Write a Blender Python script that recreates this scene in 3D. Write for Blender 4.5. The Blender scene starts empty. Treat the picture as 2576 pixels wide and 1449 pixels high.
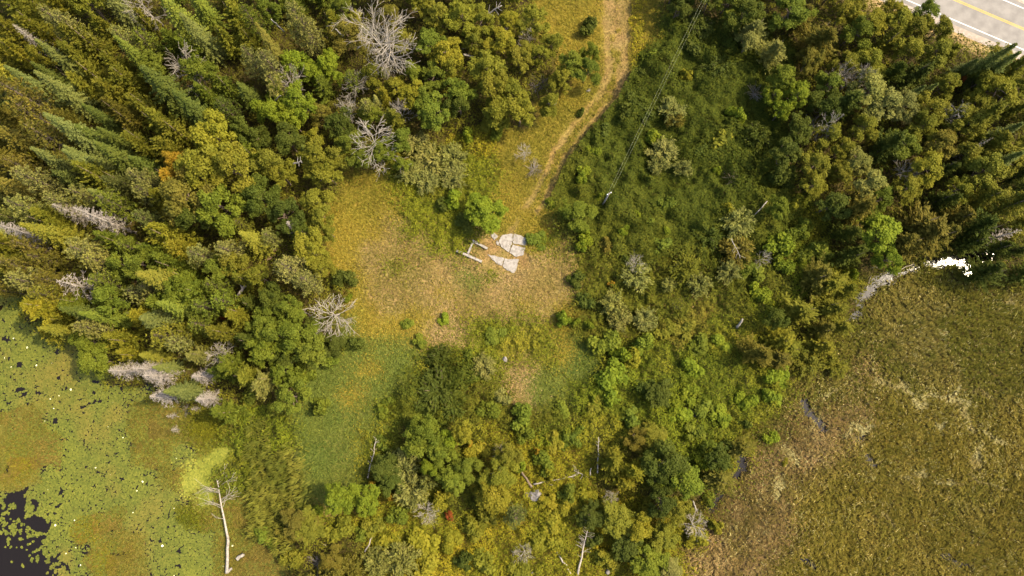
import bpy, math, random
import numpy as np
from mathutils import Vector, Matrix

# ------------------------------------------------------------------ camera
PW, PH, FPX, ALT = 2576.0, 1449.0, 1740.0, 120.0      # picture units used for survey, focal length, flying height
NADIR = (1250.0, 965.0)                                # the point straight below the drone
scene = bpy.context.scene
cam = bpy.data.cameras.new('camera'); camo = bpy.data.objects.new('camera', cam)
scene.collection.objects.link(camo); scene.camera = camo
cam.sensor_fit = 'HORIZONTAL'; cam.sensor_width = 36.0; cam.lens = 36.0 * FPX / PW
cam.clip_start = 1.0; cam.clip_end = 8000.0
vdown = Vector((NADIR[0]-PW/2, -(NADIR[1]-PH/2), -FPX)).normalized()
Q = vdown.rotation_difference(Vector((0, 0, -1)))
camo.rotation_mode = 'QUATERNION'; camo.rotation_quaternion = Q; camo.location = (0, 0, ALT)
R3 = np.array(Q.to_matrix())
def ray(X, Y):
    v = np.stack([np.asarray(X, float)-PW/2, PH/2-np.asarray(Y, float), np.full_like(np.asarray(X, float), -FPX)], -1)
    return v @ R3.T
def at(X, Y, z=0.0):                                   # survey: point at height z seen at (X, Y)
    d = ray(X, Y); t = (z-ALT)/d[..., 2]
    return np.stack([d[..., 0]*t, d[..., 1]*t, np.zeros_like(t)+z], -1)
def pix(x, y, z=0.0):
    p = np.stack([np.asarray(x, float), np.asarray(y, float), np.zeros_like(np.asarray(x, float))+z-ALT], -1) @ R3
    return PW/2 + FPX*p[..., 0]/-p[..., 2], PH/2 - FPX*p[..., 1]/-p[..., 2]

# ------------------------------------------------------------------ sky, sun, exposure
gl = ray(2515.0, 690.0); sunv = Vector((gl[0], gl[1], -gl[2])).normalized()   # mirror of the line of sight to the glints
elev = math.asin(sunv.z); azim = math.atan2(sunv.x, sunv.y)
world = bpy.data.worlds.new('World'); scene.world = world; world.use_nodes = True
wn = world.node_tree.nodes; wl = world.node_tree.links
sky = wn.new('ShaderNodeTexSky'); sky.sky_type = 'NISHITA'; sky.sun_disc = False
sky.sun_elevation = elev; sky.sun_rotation = azim; sky.dust_density = 4.0; sky.air_density = 1.0; sky.ozone_density = 0.6
bg = wn['Background']; wl.new(sky.outputs[0], bg.inputs[0]); bg.inputs[1].default_value = 0.15
sun = bpy.data.lights.new('sun', 'SUN'); suno = bpy.data.objects.new('sun', sun); scene.collection.objects.link(suno)
sun.energy = 3.3; sun.angle = math.radians(1.0); sun.color = (1.0, 0.85, 0.58)
suno.rotation_mode = 'QUATERNION'; suno.rotation_quaternion = sunv.to_track_quat('Z', 'Y'); suno.location = (60, 20, 150)
vs = scene.view_settings; vs.view_transform = 'Standard'; vs.look = 'None'; vs.exposure = 1.8; vs.gamma = 1.0
vs.use_curve_mapping = False
cy = scene.cycles
cy.max_bounces = 5; cy.diffuse_bounces = 3; cy.glossy_bounces = 2; cy.transmission_bounces = 3
cy.caustics_reflective = False; cy.caustics_refractive = False; cy.sample_clamp_indirect = 6.0
cy.use_denoising = True; cy.denoiser = 'OPENIMAGEDENOISE'; cy.use_adaptive_sampling = False

rng = np.random.default_rng(7); random.seed(7)
COL = scene.collection

# ------------------------------------------------------------------ colour helpers
KILL = np.array([2.08, 1.92, 2.55])                    # light the place gets, to turn observed tones into base colours
def lin(rgb):
    c = np.array(rgb, float)/255.0
    return np.where(c <= 0.04045, c/12.92, ((c+0.055)/1.055)**2.4)
def alb(rgb, k=1.0): return np.clip(lin(rgb)/KILL*k, 0.002, 0.85)

# ------------------------------------------------------------------ noise (tileable lattice value noise)
_lat = rng.random((257, 257)); _lat[256] = _lat[0]; _lat[:, 256] = _lat[:, 0]
def vnoise(x, y, s, seed=0):
    x = np.asarray(x)/s + seed*17.31; y = np.asarray(y)/s + seed*9.73
    xi = np.floor(x).astype(int); yi = np.floor(y).astype(int); fx = x-xi; fy = y-yi
    fx = fx*fx*(3-2*fx); fy = fy*fy*(3-2*fy); xi &= 255; yi &= 255
    a = _lat[xi, yi]; b = _lat[xi+1, yi]; c = _lat[xi, yi+1]; d = _lat[xi+1, yi+1]
    return (a*(1-fx)+b*fx)*(1-fy)+(c*(1-fx)+d*fx)*fy
def fbm(x, y, s, seed=0): return 0.55*vnoise(x, y, s, seed)+0.3*vnoise(x, y, s*.47, seed+3)+0.15*vnoise(x, y, s*.21, seed+5)

# ------------------------------------------------------------------ materials
def new_mat(name):
    m = bpy.data.materials.new(name); m.use_nodes = True
    nt = m.node_tree; nt.nodes.clear(); out = nt.nodes.new('ShaderNodeOutputMaterial')
    return m, nt, out
def leaf_material(name, source, transl=0.28, rough=0.6, spec=0.25):
    m, nt, out = new_mat(name); N = nt.nodes.new; L = nt.links.new
    if source == 'object':
        oi = N('ShaderNodeObjectInfo'); csock = oi.outputs['Color']
    else:
        an = N('ShaderNodeAttribute'); an.attribute_name = 'col'; csock = an.outputs['Color']
    rn = N('ShaderNodeAttribute'); rn.attribute_name = 'rnd'
    hs = N('ShaderNodeHueSaturation')
    mr = N('ShaderNodeMapRange'); mr.inputs[3].default_value = 0.72; mr.inputs[4].default_value = 1.32; L(rn.outputs['Fac'], mr.inputs[0])
    mh = N('ShaderNodeMapRange'); mh.inputs[3].default_value = 0.515; mh.inputs[4].default_value = 0.485; L(rn.outputs['Fac'], mh.inputs[0])
    L(csock, hs.inputs['Color']); L(mr.outputs[0], hs.inputs['Value']); L(mh.outputs[0], hs.inputs['Hue'])
    p = N('ShaderNodeBsdfPrincipled'); p.inputs['Roughness'].default_value = rough; p.inputs['Specular IOR Level'].default_value = spec
    t = N('ShaderNodeBsdfTranslucent'); mx = N('ShaderNodeMixShader'); mx.inputs[0].default_value = transl
    L(hs.outputs[0], p.inputs['Base Color']); L(hs.outputs[0], t.inputs['Color'])
    L(p.outputs[0], mx.inputs[1]); L(t.outputs[0], mx.inputs[2]); L(mx.outputs[0], out.inputs['Surface'])
    return m
M_LEAF = leaf_material('foliage', 'object', 0.36, 0.75, 0.10)
M_NEEDLE = leaf_material('needles', 'object', 0.18, 0.7, 0.12)
M_COVER = leaf_material('ground_cover_leaves', 'attr', 0.30, 0.8, 0.08)
M_PAD = leaf_material('floating_leaves', 'attr', 0.0, 0.7, 0.08)
def noise_material(name, c1, c2, scale=3.0, rough=0.85, bump=0.3, bscale=None, detail=6.0, spec=0.3):
    m, nt, out = new_mat(name); N = nt.nodes.new; L = nt.links.new
    tc = N('ShaderNodeTexCoord'); nz = N('ShaderNodeTexNoise'); nz.inputs['Scale'].default_value = scale; nz.inputs['Detail'].default_value = detail
    L(tc.outputs['Object'], nz.inputs['Vector'])
    cr = N('ShaderNodeValToRGB'); cr.color_ramp.elements[0].position = 0.33; cr.color_ramp.elements[1].position = 0.67
    cr.color_ramp.elements[0].color = (*c1, 1); cr.color_ramp.elements[1].color = (*c2, 1)
    L(nz.outputs[0], cr.inputs[0]); p = N('ShaderNodeBsdfPrincipled'); p.inputs['Roughness'].default_value = rough
    p.inputs['Specular IOR Level'].default_value = spec
    L(cr.outputs[0], p.inputs['Base Color'])
    if bump:
        n2 = N('ShaderNodeTexNoise'); n2.inputs['Scale'].default_value = bscale or scale*4; n2.inputs['Detail'].default_value = 4
        L(tc.outputs['Object'], n2.inputs['Vector']); b = N('ShaderNodeBump'); b.inputs['Strength'].default_value = bump; b.inputs['Distance'].default_value = 0.05
        L(n2.outputs[0], b.inputs['Height']); L(b.outputs[0], p.inputs['Normal'])
    L(p.outputs[0], out.inputs['Surface']); return m
M_BARK = noise_material('bark_brown', (0.05, 0.035, 0.022), (0.13, 0.095, 0.065), 6)
M_DEAD = noise_material('weathered_dead_wood', (0.14, 0.12, 0.094), (0.27, 0.238, 0.192), 5)
M_DEADTWIG = noise_material('dead_conifer_twigs', (0.135, 0.112, 0.09), (0.25, 0.215, 0.175), 4, bump=0)
M_BROWNTWIG = noise_material('brown_dead_brush', (0.13, 0.075, 0.045), (0.26, 0.165, 0.11), 4, bump=0)
M_HEAP = noise_material('grey_brush_twigs', (0.08, 0.066, 0.052), (0.16, 0.136, 0.106), 4, bump=0)
M_BIRCH = noise_material('white_birch_bark', (0.105, 0.09, 0.072), (0.235, 0.212, 0.176), 4)
M_ROCK = noise_material('boulder_granite', (0.065, 0.058, 0.052), (0.15, 0.137, 0.125), 2.5, bump=0.6)
M_CONC = noise_material('old_concrete_slab', (0.11, 0.098, 0.083), (0.20, 0.182, 0.158), 2.6, bump=0.12, bscale=14, detail=10)
M_BEAM = noise_material('weathered_timber', (0.11, 0.097, 0.082), (0.21, 0.188, 0.16), 3.0, bump=0.5)
M_ASPH = noise_material('sun_bleached_asphalt', (0.10, 0.092, 0.083), (0.14, 0.129, 0.116), 0.6, bump=0.15, bscale=30, detail=9)
M_GRAVEL = noise_material('gravel', (0.15, 0.122, 0.094), (0.225, 0.19, 0.155), 1.5, bump=0.6, bscale=25, detail=10)
M_WHITE = noise_material('white_road_paint', (0.34, 0.33, 0.31), (0.46, 0.45, 0.43), 5, bump=0, detail=10)
M_YELLOW = noise_material('yellow_road_paint', (0.30, 0.19, 0.018), (0.38, 0.245, 0.025), 5, bump=0, detail=10)
M_STEEL = noise_material('wire_metal', (0.20, 0.21, 0.12), (0.27, 0.28, 0.16), 3, 0.4, 0)
M_PORC = noise_material('white_porcelain', (0.7, 0.7, 0.68), (0.8, 0.8, 0.78), 3, 0.25, 0)
def ground_material():
    m, nt, out = new_mat('ground_soil_and_turf'); N = nt.nodes.new; L = nt.links.new
    an = N('ShaderNodeAttribute'); an.attribute_name = 'col'
    tc = N('ShaderNodeTexCoord'); nz = N('ShaderNodeTexNoise'); nz.inputs['Scale'].default_value = 1.6; nz.inputs['Detail'].default_value = 9; nz.inputs['Roughness'].default_value = 0.7
    L(tc.outputs['Object'], nz.inputs['Vector'])
    mr = N('ShaderNodeMapRange'); mr.inputs[1].default_value = .3; mr.inputs[2].default_value = .7; mr.inputs[3].default_value = 0.55; mr.inputs[4].default_value = 1.4; L(nz.outputs[0], mr.inputs[0])
    n3 = N('ShaderNodeTexNoise'); n3.inputs['Scale'].default_value = 0.35; n3.inputs['Detail'].default_value = 5; L(tc.outputs['Object'], n3.inputs['Vector'])
    mh = N('ShaderNodeMapRange'); mh.inputs[1].default_value = .3; mh.inputs[2].default_value = .7; mh.inputs[3].default_value = 0.485; mh.inputs[4].default_value = 0.515; L(n3.outputs[0], mh.inputs[0])
    hs = N('ShaderNodeHueSaturation'); L(an.outputs['Color'], hs.inputs['Color']); L(mr.outputs[0], hs.inputs['Value']); L(mh.outputs[0], hs.inputs['Hue'])
    p = N('ShaderNodeBsdfPrincipled'); p.inputs['Roughness'].default_value = 0.9; p.inputs['Specular IOR Level'].default_value = 0.15
    L(hs.outputs[0], p.inputs['Base Color'])
    b = N('ShaderNodeBump'); b.inputs['Strength'].default_value = 0.7; b.inputs['Distance'].default_value = 0.12
    n2 = N('ShaderNodeTexNoise'); n2.inputs['Scale'].default_value = 5; n2.inputs['Detail'].default_value = 6; L(tc.outputs['Object'], n2.inputs['Vector'])
    L(n2.outputs[0], b.inputs['Height']); L(b.outputs[0], p.inputs['Normal']); L(p.outputs[0], out.inputs['Surface'])
    return m
M_GROUND = ground_material()
def water_material():
    m, nt, out = new_mat('dark_bog_water'); N = nt.nodes.new; L = nt.links.new
    p = N('ShaderNodeBsdfPrincipled'); p.inputs['Base Color'].default_value = (0.006, 0.0045, 0.0035, 1); p.inputs['Roughness'].default_value = 0.12
    p.inputs['IOR'].default_value = 1.33; p.inputs['Specular IOR Level'].default_value = 0.34
    tc = N('ShaderNodeTexCoord'); n2 = N('ShaderNodeTexNoise'); n2.inputs['Scale'].default_value = 1.7; n2.inputs['Detail'].default_value = 5
    L(tc.outputs['Object'], n2.inputs['Vector']); b = N('ShaderNodeBump'); b.inputs['Strength'].default_value = 0.25; b.inputs['Distance'].default_value = 0.06
    L(n2.outputs[0], b.inputs['Height']); L(b.outputs[0], p.inputs['Normal']); L(p.outputs[0], out.inputs['Surface'])
    return m
M_WATER = water_material()

# ------------------------------------------------------------------ mesh helpers
def tag(o, label=None, cat=None, group=None, kind=None):
    if label: o['label'] = label
    if cat: o['category'] = cat
    if group: o['group'] = group
    if kind: o['kind'] = kind
    return o
def link(name, me, parent=None, loc=None):
    o = bpy.data.objects.new(name, me); COL.objects.link(o)
    if parent is not None: o.parent = parent
    if loc is not None: o.location = loc
    return o
def np_mesh(name, V, nsides, F, mats, rnd=None, col=None, smooth=None, midx=None):
    """V (n,3); F flat vertex indices, nsides per-face counts"""
    me = bpy.data.meshes.new(name)
    nf = len(nsides); me.vertices.add(len(V)); me.vertices.foreach_set('co', np.asarray(V, np.float32).ravel())
    me.loops.add(len(F)); me.loops.foreach_set('vertex_index', np.asarray(F, np.int32))
    ls = np.zeros(nf, np.int32); ls[1:] = np.cumsum(nsides)[:-1]
    me.polygons.add(nf); me.polygons.foreach_set('loop_start', ls)
    if midx is not None: me.polygons.foreach_set('material_index', np.asarray(midx, np.int32))
    me.update(calc_edges=True)
    if rnd is not None:
        a = me.attributes.new('rnd', 'FLOAT', 'FACE'); a.data.foreach_set('value', np.asarray(rnd, np.float32))
    if col is not None:
        c4 = np.ones((nf, 4), np.float32); c4[:, :3] = col
        a = me.attributes.new('col', 'FLOAT_COLOR', 'FACE'); a.data.foreach_set('color', c4.ravel())
    if smooth is not None: me.polygons.foreach_set('use_smooth', np.full(nf, bool(smooth)))
    for m in (mats if isinstance(mats, (list, tuple)) else [mats]): me.materials.append(m)
    me.validate(); return me
def norm(a): return a/np.maximum(np.linalg.norm(a, axis=-1, keepdims=True), 1e-9)
def leaf_quads(c, d, n, l, w):
    """rhombic leaves: centre, long axis, normal, length, width"""
    d = norm(d); s = norm(np.cross(n, d)); l = np.broadcast_to(np.asarray(l, float), (len(c),))[:, None]; w = np.broadcast_to(np.asarray(w, float), (len(c),))[:, None]
    V = np.stack([c-d*l*.5, c+s*w*.5-d*l*.05, c+d*l*.5, c-s*w*.5-d*l*.05], 1).reshape(-1, 3)
    return V
class Acc:
    def __init__(s): s.V = []; s.F = []; s.n = []; s.m = []; s.c = 0; s.r = []
    def faces(s, V, faces, mi=0):
        s.V.append(np.asarray(V, float))
        for f in faces: s.F.extend(i+s.c for i in f); s.n.append(len(f)); s.m.append(mi); s.r.append(.5)
        s.c += len(V)
    def quads(s, V, mi=0, tint=None):
        k = len(V)//4; s.r.extend((rng.random(k) if tint is None else np.clip(.62*tint+.38*rng.random(k), 0, 1)).tolist()); s.V.append(V); s.F.extend(range(s.c, s.c+4*k)); s.n.extend([4]*k); s.m.extend([mi]*k); s.c += 4*k
    def tube(s, P, Rr, k=5, mi=0, cap=True):
        P = np.asarray(P, float); n = len(P); T = norm(np.gradient(P, axis=0)); up = np.array([0.31, 0.17, 0.93])
        if abs(T[0] @ up) > 0.95: up = np.array([1., 0, 0])
        A = norm(np.cross(T, up)); B = np.cross(T, A); ang = np.arange(k)*2*math.pi/k
        ring = (A[:, None]*np.cos(ang)[None, :, None]+B[:, None]*np.sin(ang)[None, :, None])*np.asarray(Rr, float)[:, None, None]+P[:, None]
        fs = [(i*k+j, i*k+(j+1) % k, (i+1)*k+(j+1) % k, (i+1)*k+j) for i in range(n-1) for j in range(k)]
        if cap: fs += [tuple(range(k))[::-1], tuple((n-1)*k+j for j in range(k))]
        s.faces(ring.reshape(-1, 3), fs, mi)
    def box(s, c, half, rot=None, mi=0, jit=0):
        b = np.array([[x, y, z] for x in (-1, 1) for y in (-1, 1) for z in (-1, 1)], float)*np.asarray(half, float)
        if jit: b = b+rng.normal(0, jit, b.shape)
        if rot is not None: b = b @ np.array(rot).T
        s.faces(b+np.asarray(c, float), [(0, 1, 3, 2), (4, 6, 7, 5), (0, 4, 5, 1), (2, 3, 7, 6), (0, 2, 6, 4), (1, 5, 7, 3)], mi)
    def mesh(s, name, mats, rnd=True, smooth=None):
        V = np.concatenate(s.V); return np_mesh(name, V, s.n, s.F, mats, s.r if rnd else None, None, smooth, s.m)

# ------------------------------------------------------------------ ground cover map (survey cells of 53.7 units)
COVER = [
 "fffffffffffffffffffffffffhhhtthffffffffffyrrrrrr",
 "fffffffffffffffffffffffffhhttthWWWWWffffffffyrrr",
 "ffffffffffffffffffffffffffhtttyWWWWWWfffffffffyr",
 "fffffffffffffffffffffffffffhttyWWWWWWfffffffffff",
 "ffffffffffffffffffffffffffhhttWWWWWWWfffffffffff",
 "fffffffffffffffffffffffffhhtWWWWWWWWWfffffffffff",
 "fffffffffffffffffffffyyhhhtWWWWWWWWWWfffffffffff",
 "ffffffffffffffffffwwwwwhhhtWWWWWWWWWWfffffffffff",
 "ffffffffffffffffhhwwwwwhhtWWWWWWWWWWWfffffffffff",
 "fffffffffffffffhhhhwwwwhttWWWWWWWWWWWWffffffffff",
 "fffffffffffffffhhhgwwwwtthWWWWWWWWWWWvvfffffffff",
 "fffffffffffffffhhgggwwggtwgBWWWWWWWWvvvfffffffff",
 "fffffffffffffffhhggggggggggBBBBBBBBBBvvvffnnnnff",
 "ffffffffffffffffhggggggggggBBBBBBBBBBvvvnnnnnnnn",
 "lfffffffffffffffhhgggggggghBBBBBBBBvvvffnnnnnnnn",
 "llffffffffffffffGhhhggwwwwhBBBBBBvvvvffnnnnnnnnn",
 "llllffffffffffffGGGGwwwwwwGGvvvvvvvvfvnnnnnnnnnn",
 "lllllfffffffffGGGGGwWWwwgGGGvvvvvvvvvnnnMnnnnnnn",
 "lllllllfffffffGGGGGWWWBBgGGvvvvvvvvvvnnnnqnqqnnn",
 "ssllllsssffvvGGGGGwWWBBBBBBvvvvvvvvvnMMMMmmmmqmm",
 "ssslllssskkvcvGGGwwfffvyyvvvvvvvvvvnMMMMmmmmmmmm",
 "ssslllssldvvccGGGwBBBBByyyyyffvvvvvMMMMmmmmqmmmm",
 "aslllllssddvccGGGBBBBBByyyyyffvvvvMMMMmmmmqmmmmm",
 "ollllllllsskccGGfyyyyBByyyyyyyfffMMMMmmmmmmmmmmm",
 "oollaalllkksccwwyyyyyyyyyyyyyyyyyMMMMmmmmmmmmmmm",
 "oollaaslllssscfffyyyyyyyyyyyyyyyMMMMMmmmmmmmmmmm",
 "ooolsaslllssssfffyyyyyyyyyyyyyyyMMMMmmmmmmmmmmmm",
]
CODES = sorted(set(''.join(COVER))); CI = {c: i for i, c in enumerate(CODES)}
GRID = np.array([[CI[c] for c in r] for r in COVER]); CELL = PW/48
for a_, b_ in ('qm', 'as', 'ds', 'ks'): GRID[GRID == CI[a_]] = CI[b_]
# patches inside the cells: code, centre, half axes, turn
PATCHES = [('a', 53, 1183, 27, 40, 0), ('a', 205, 1335, 34, 44, .5), ('a', 250, 1405, 26, 40, .3), ('k', 523, 1076, 50, 54, 0), ('k', 470, 1300, 40, 34, .3), ('d', 545, 1148, 13, 30, .9), ('d', 512, 1180, 22, 18, .6),
 ('d', 482, 1215, 34, 24, .2), ('d', 520, 1250, 16, 26, 0), ('d', 582, 1065, 9, 10, 0), ('w', 1000, 680, 26, 20, .4), ('g', 1312, 918, 34, 20, 0), ('h', 885, 1002, 34, 24, .3), ('h', 930, 930, 30, 20, 0), ('h', 1310, 760, 40, 14, .5),
 ('h', 1050, 800, 60, 22, -.2), ('G', 1180, 700, 34, 22, .2), ('h', 1120, 740, 40, 14, .5), ('w', 1150, 800, 26, 14, 0), ('w', 1235, 690, 22, 14, 0), ('h', 1330, 560, 24, 40, .5), ('t', 1270, 640, 60, 50, .3),
 ('q', 2315, 1019, 20, 14, .2), ('q', 2398, 1006, 26, 15, 0), ('q', 2430, 1040, 8, 26, -.2), ('q', 2442, 1078, 16, 9, .7), ('q', 2500, 1096, 34, 6, .45), ('q', 2315, 1189, 12, 16, .5), ('q', 2287, 1208, 16, 8, 0), ('q', 2362, 1076, 10, 14, .6),
 ('q', 2235, 960, 34, 8, .4), ('q', 2480, 1000, 40, 6, .3), ('q', 2070, 1060, 26, 16, .6), ('q', 2390, 1215, 40, 5, .1), ('q', 2490, 1215, 50, 5, .3), ('q', 2370, 990, 60, 7, -.1), ('q', 2280, 985, 30, 8, .5), ('q', 2160, 1080, 40, 10, -.3), ('q', 2090, 990, 16, 8, 0), ('q', 2460, 1150, 10, 40, .4), ('q', 2230, 1310, 40, 4, .6), ('q', 2540, 770, 20, 6, 0), ('q', 2370, 830, 16, 6, .3), ('q', 1990, 1150, 30, 12, .8), ('q', 1960, 1230, 20, 30, .3), ('g', 820, 1285, 26, 20, 0), ('v', 580, 1180, 26, 60, .1), ('v', 700, 1080, 40, 40, 0),
 ('h', 1400, 830, 26, 34, 0), ('h', 1420, 890, 24, 30, 0), ('B', 1745, 760, 14, 10, 0), ('g', 1740, 762, 11, 8, 0), ('y', 1600, 60, 14, 60, 0), ('M', 2110, 1050, 40, 30, .2), ('n', 2440, 1280, 60, 40, .3)]
TRACK = [(1560, -120), (1552, 0), (1550, 100), (1552, 190), (1530, 240), (1490, 285), (1458, 322), (1408, 390), (1386, 440), (1355, 500), (1321, 560), (1300, 590)]
BORDER_Y = [-100, 40, 110, 130, 190, 205, 250, 300, 350, 420, 450, 480, 520, 600]; BORDER_X = [1662, 1656, 1650, 1625, 1590, 1574, 1546, 1505, 1460, 1420, 1404, 1398, 1402, 1420]
def cover_at(X, Y, amp=30.0):
    n1 = fbm(X, Y, 70, 1)-.5; n2 = fbm(X, Y, 70, 2)-.5
    Xw = X+amp*2*n1+14*(vnoise(X, Y, 16, 4)-.5); Yw = Y+amp*2*n2+14*(vnoise(X, Y, 16, 6)-.5)
    c = GRID[np.clip((Yw/CELL).astype(int), 0, 26), np.clip((Xw/CELL).astype(int), 0, 47)]
    wx = X+26*(vnoise(X, Y, 24, 71)-.5); wy = Y+26*(vnoise(X, Y, 24, 72)-.5)
    bx = np.interp(Y, BORDER_Y, BORDER_X)+(wx-X)*.7; up = (Y < 600) & (X < 1900)
    c = np.where(up & (X > bx) & np.isin(c, [CI[k] for k in 'hty']), CI['W'], c)
    c = np.where(up & (X < bx) & (c == CI['W']), CI['h'], c); c = np.where(c == CI['t'], CI['h'], c)
    i = np.nonzero((X > 1250) & (X < 1640) & (Y < 620))
    if len(i[0]):
        xx = X[i]+.3*(wx-X)[i]; yy = Y[i]+.3*(wy-Y)[i]; d = seg_dist(xx, yy, TRACK); wide = np.interp(yy, [0, 180, 260, 330, 620], [34, 30, 25, 22, 22])
        ci = c[i]; ci = np.where(d < wide, CI['t'], ci); ci = np.where((d < wide*.38) & (vnoise(xx, yy, 14, 77) > np.interp(yy, [0, 200, 300], [.7, .4, .12])), CI['h'], ci); c[i] = ci
    for code, px, py, rx, ry, t in PATCHES:
        R_ = max(rx, ry)+14; i = np.nonzero((np.abs(X-px) < R_) & (np.abs(Y-py) < R_))
        if not len(i[0]): continue
        dx = wx[i]-px; dy = wy[i]-py; u = dx*math.cos(t)+dy*math.sin(t); v = dy*math.cos(t)-dx*math.sin(t)
        c[i] = np.where((u/rx)**2+(v/ry)**2 < 1, CI[code], c[i])
    return c

def seg_dist(X, Y, pts):
    d = np.full(np.shape(X), 1e9)
    for (ax, ay), (bx, by) in zip(pts[:-1], pts[1:]):
        t = np.clip(((X-ax)*(bx-ax)+(Y-ay)*(by-ay))/((bx-ax)**2+(by-ay)**2+1e-9), 0, 1)
        d = np.minimum(d, np.hypot(X-ax-t*(bx-ax), Y-ay-t*(by-ay)))
    return d
def inside(X, Y, poly):
    r = np.zeros(np.shape(X), bool); n = len(poly)
    for i in range(n):
        (ax, ay), (bx, by) = poly[i], poly[(i+1) % n]
        c = (ay > Y) != (by > Y); r ^= c & (X < (bx-ax)*(Y-ay)/((by-ay) or 1e-9)+ax)
    return r
OPEN = [(-400, 1225), (10, 1240), (35, 1268), (48, 1310), (85, 1338), (120, 1345), (150, 1375), (168, 1410), (178, 1449), (190, 1800), (-400, 1800)]
# marsh pools: (points, half width)
POOLS = [([(2490, 640), (2460, 650), (2400, 656), (2340, 664)], 10), ([(2310, 676), (2265, 688)], 3), ([(2240, 696), (2210, 710), (2190, 735), (2168, 755)], 15),
         ([(1868, 1150), (1866, 1180), (1855, 1200)], 12), ([(1812, 1250), (1800, 1265), (1788, 1282)], 11), ([(2025, 1015), (2040, 1040), (2075, 1080)], 9),
         ([(2425, 670), (2440, 690)], 8), ([(2155, 1108), (2180, 1098)], 4), ([(2185, 1150), (2200, 1175)], 4), ([(2020, 1412), (2055, 1424)], 7), ([(2370, 1398), (2420, 1425), (2460, 1427)], 5), ([(2160, 790), (2152, 800)], 8)]
WZ = -0.30                                             # water level
def fields(x, y):
    """height and water depth fields of the ground"""
    X, Y = pix(x, y, 0.0)
    c = cover_at(X, Y)
    h = 0.25*(fbm(x, y, 9, 8)-.5)+0.10*(vnoise(x, y, 1.7, 9)-.5)
    pond = np.isin(c, [CI[k] for k in 'losadk'])
    marsh = np.isin(c, [CI[k] for k in 'mMnq'])
    h = np.where(np.isin(c, [CI['l'], CI['o']]), -0.95, h)
    h = np.where(inside(X, Y, OPEN), -1.3, h)
    h = np.where(np.isin(c, [CI[k] for k in 'sadk']), -0.27+0.10*(vnoise(x, y, 1.2, 3)-.45), h)
    h = np.where(marsh, -0.20+0.22*(fbm(x, y, 3.2, 12)-.5), h)
    dw = np.full(np.shape(x), 1e9)
    wob = 15*(fbm(x, y, 1.5, 21)-.5)
    for pts, hw in POOLS: dw = np.minimum(dw, seg_dist(X, Y, pts)-hw+wob)
    h = np.where(dw < 0, -0.55, np.where(dw < 6, np.minimum(h, -0.27), h))
    return h, c, X, Y, dw

# ground tones (observed in light) per code: two tones to mix
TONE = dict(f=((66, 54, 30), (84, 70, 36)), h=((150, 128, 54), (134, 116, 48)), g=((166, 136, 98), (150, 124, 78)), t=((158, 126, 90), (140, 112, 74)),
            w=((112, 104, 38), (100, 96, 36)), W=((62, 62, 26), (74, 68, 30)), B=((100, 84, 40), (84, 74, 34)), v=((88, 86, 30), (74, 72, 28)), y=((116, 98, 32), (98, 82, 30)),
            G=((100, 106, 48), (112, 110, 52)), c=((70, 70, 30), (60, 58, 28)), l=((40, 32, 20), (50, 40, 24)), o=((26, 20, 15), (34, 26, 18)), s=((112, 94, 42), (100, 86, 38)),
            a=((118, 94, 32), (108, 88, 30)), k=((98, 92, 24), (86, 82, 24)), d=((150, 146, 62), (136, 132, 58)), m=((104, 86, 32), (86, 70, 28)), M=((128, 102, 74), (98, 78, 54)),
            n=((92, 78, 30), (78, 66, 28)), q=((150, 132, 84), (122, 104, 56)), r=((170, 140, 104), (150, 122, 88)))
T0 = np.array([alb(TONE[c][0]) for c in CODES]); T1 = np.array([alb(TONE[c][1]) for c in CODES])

# ------------------------------------------------------------------ the ground sheet
def axis(a, b, step, far):
    core = np.arange(a, b+step, step); ext = []; s = step*2; p = b
    while p < far: p += s; ext.append(p); s *= 1.5
    ex2 = []; s = step*2; p = a
    while p > -far: p -= s; ex2.append(p); s *= 1.5
    return np.concatenate([ex2[::-1], core, ext])
gx = axis(-112, 118, 0.55, 2500); gy = axis(-52, 92, 0.55, 2500)
GX, GY = np.meshgrid(gx, gy)
GH, GC, GPX, GPY, GDW = fields(np.clip(GX, -125, 130), np.clip(GY, -60, 105))
# the highway line in ground coordinates
RZ = 0.35
wa = at(2282.0, 0.0, RZ); wb = at(2575.0, 125.0, RZ); rd = norm((wb-wa)[:2]); rn_ = np.array([-rd[1], rd[0]])
if rn_ @ (at(2560.0, 20.0, RZ)-wa)[:2] < 0: rn_ = -rn_
def road_off(X, Y): return float(rn_ @ (at(X, Y, RZ)-wa)[:2])
OFF_Y = 0.5*(road_off(2402, 0)+road_off(2575, 72)); OFF_FAR = 2*OFF_Y; OFF_SH = road_off(2225, 0)
print('lane width', OFF_Y, 'shoulder', OFF_SH, 'sun elev', math.degrees(elev))
roff = (GX-wa[0])*rn_[0]+(GY-wa[1])*rn_[1]
emb = np.clip((roff+5.5)/3.0, 0, 1); emb2 = np.clip((OFF_FAR+6.5-roff)/3.0, 0, 1)
GH = np.where((emb > 0) & (emb2 > 0), GH*(1-emb*emb2)+(RZ-0.10)*emb*emb2, GH)
ni = len(gx); nj = len(gy); idx = np.arange(ni*nj).reshape(nj, ni)
F = np.stack([idx[:-1, :-1], idx[:-1, 1:], idx[1:, 1:], idx[1:, :-1]], -1).reshape(-1, 4)
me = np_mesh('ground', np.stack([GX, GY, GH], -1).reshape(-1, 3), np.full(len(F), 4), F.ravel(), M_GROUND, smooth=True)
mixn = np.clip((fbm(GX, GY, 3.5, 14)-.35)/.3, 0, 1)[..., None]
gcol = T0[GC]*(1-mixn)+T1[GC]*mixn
gcol = np.where((GDW < 5)[..., None], alb((60, 46, 30)), gcol)
gcol = np.where(((roff > -4.6) & (roff < OFF_FAR+6))[..., None], alb((168, 138, 104)), gcol)
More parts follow.
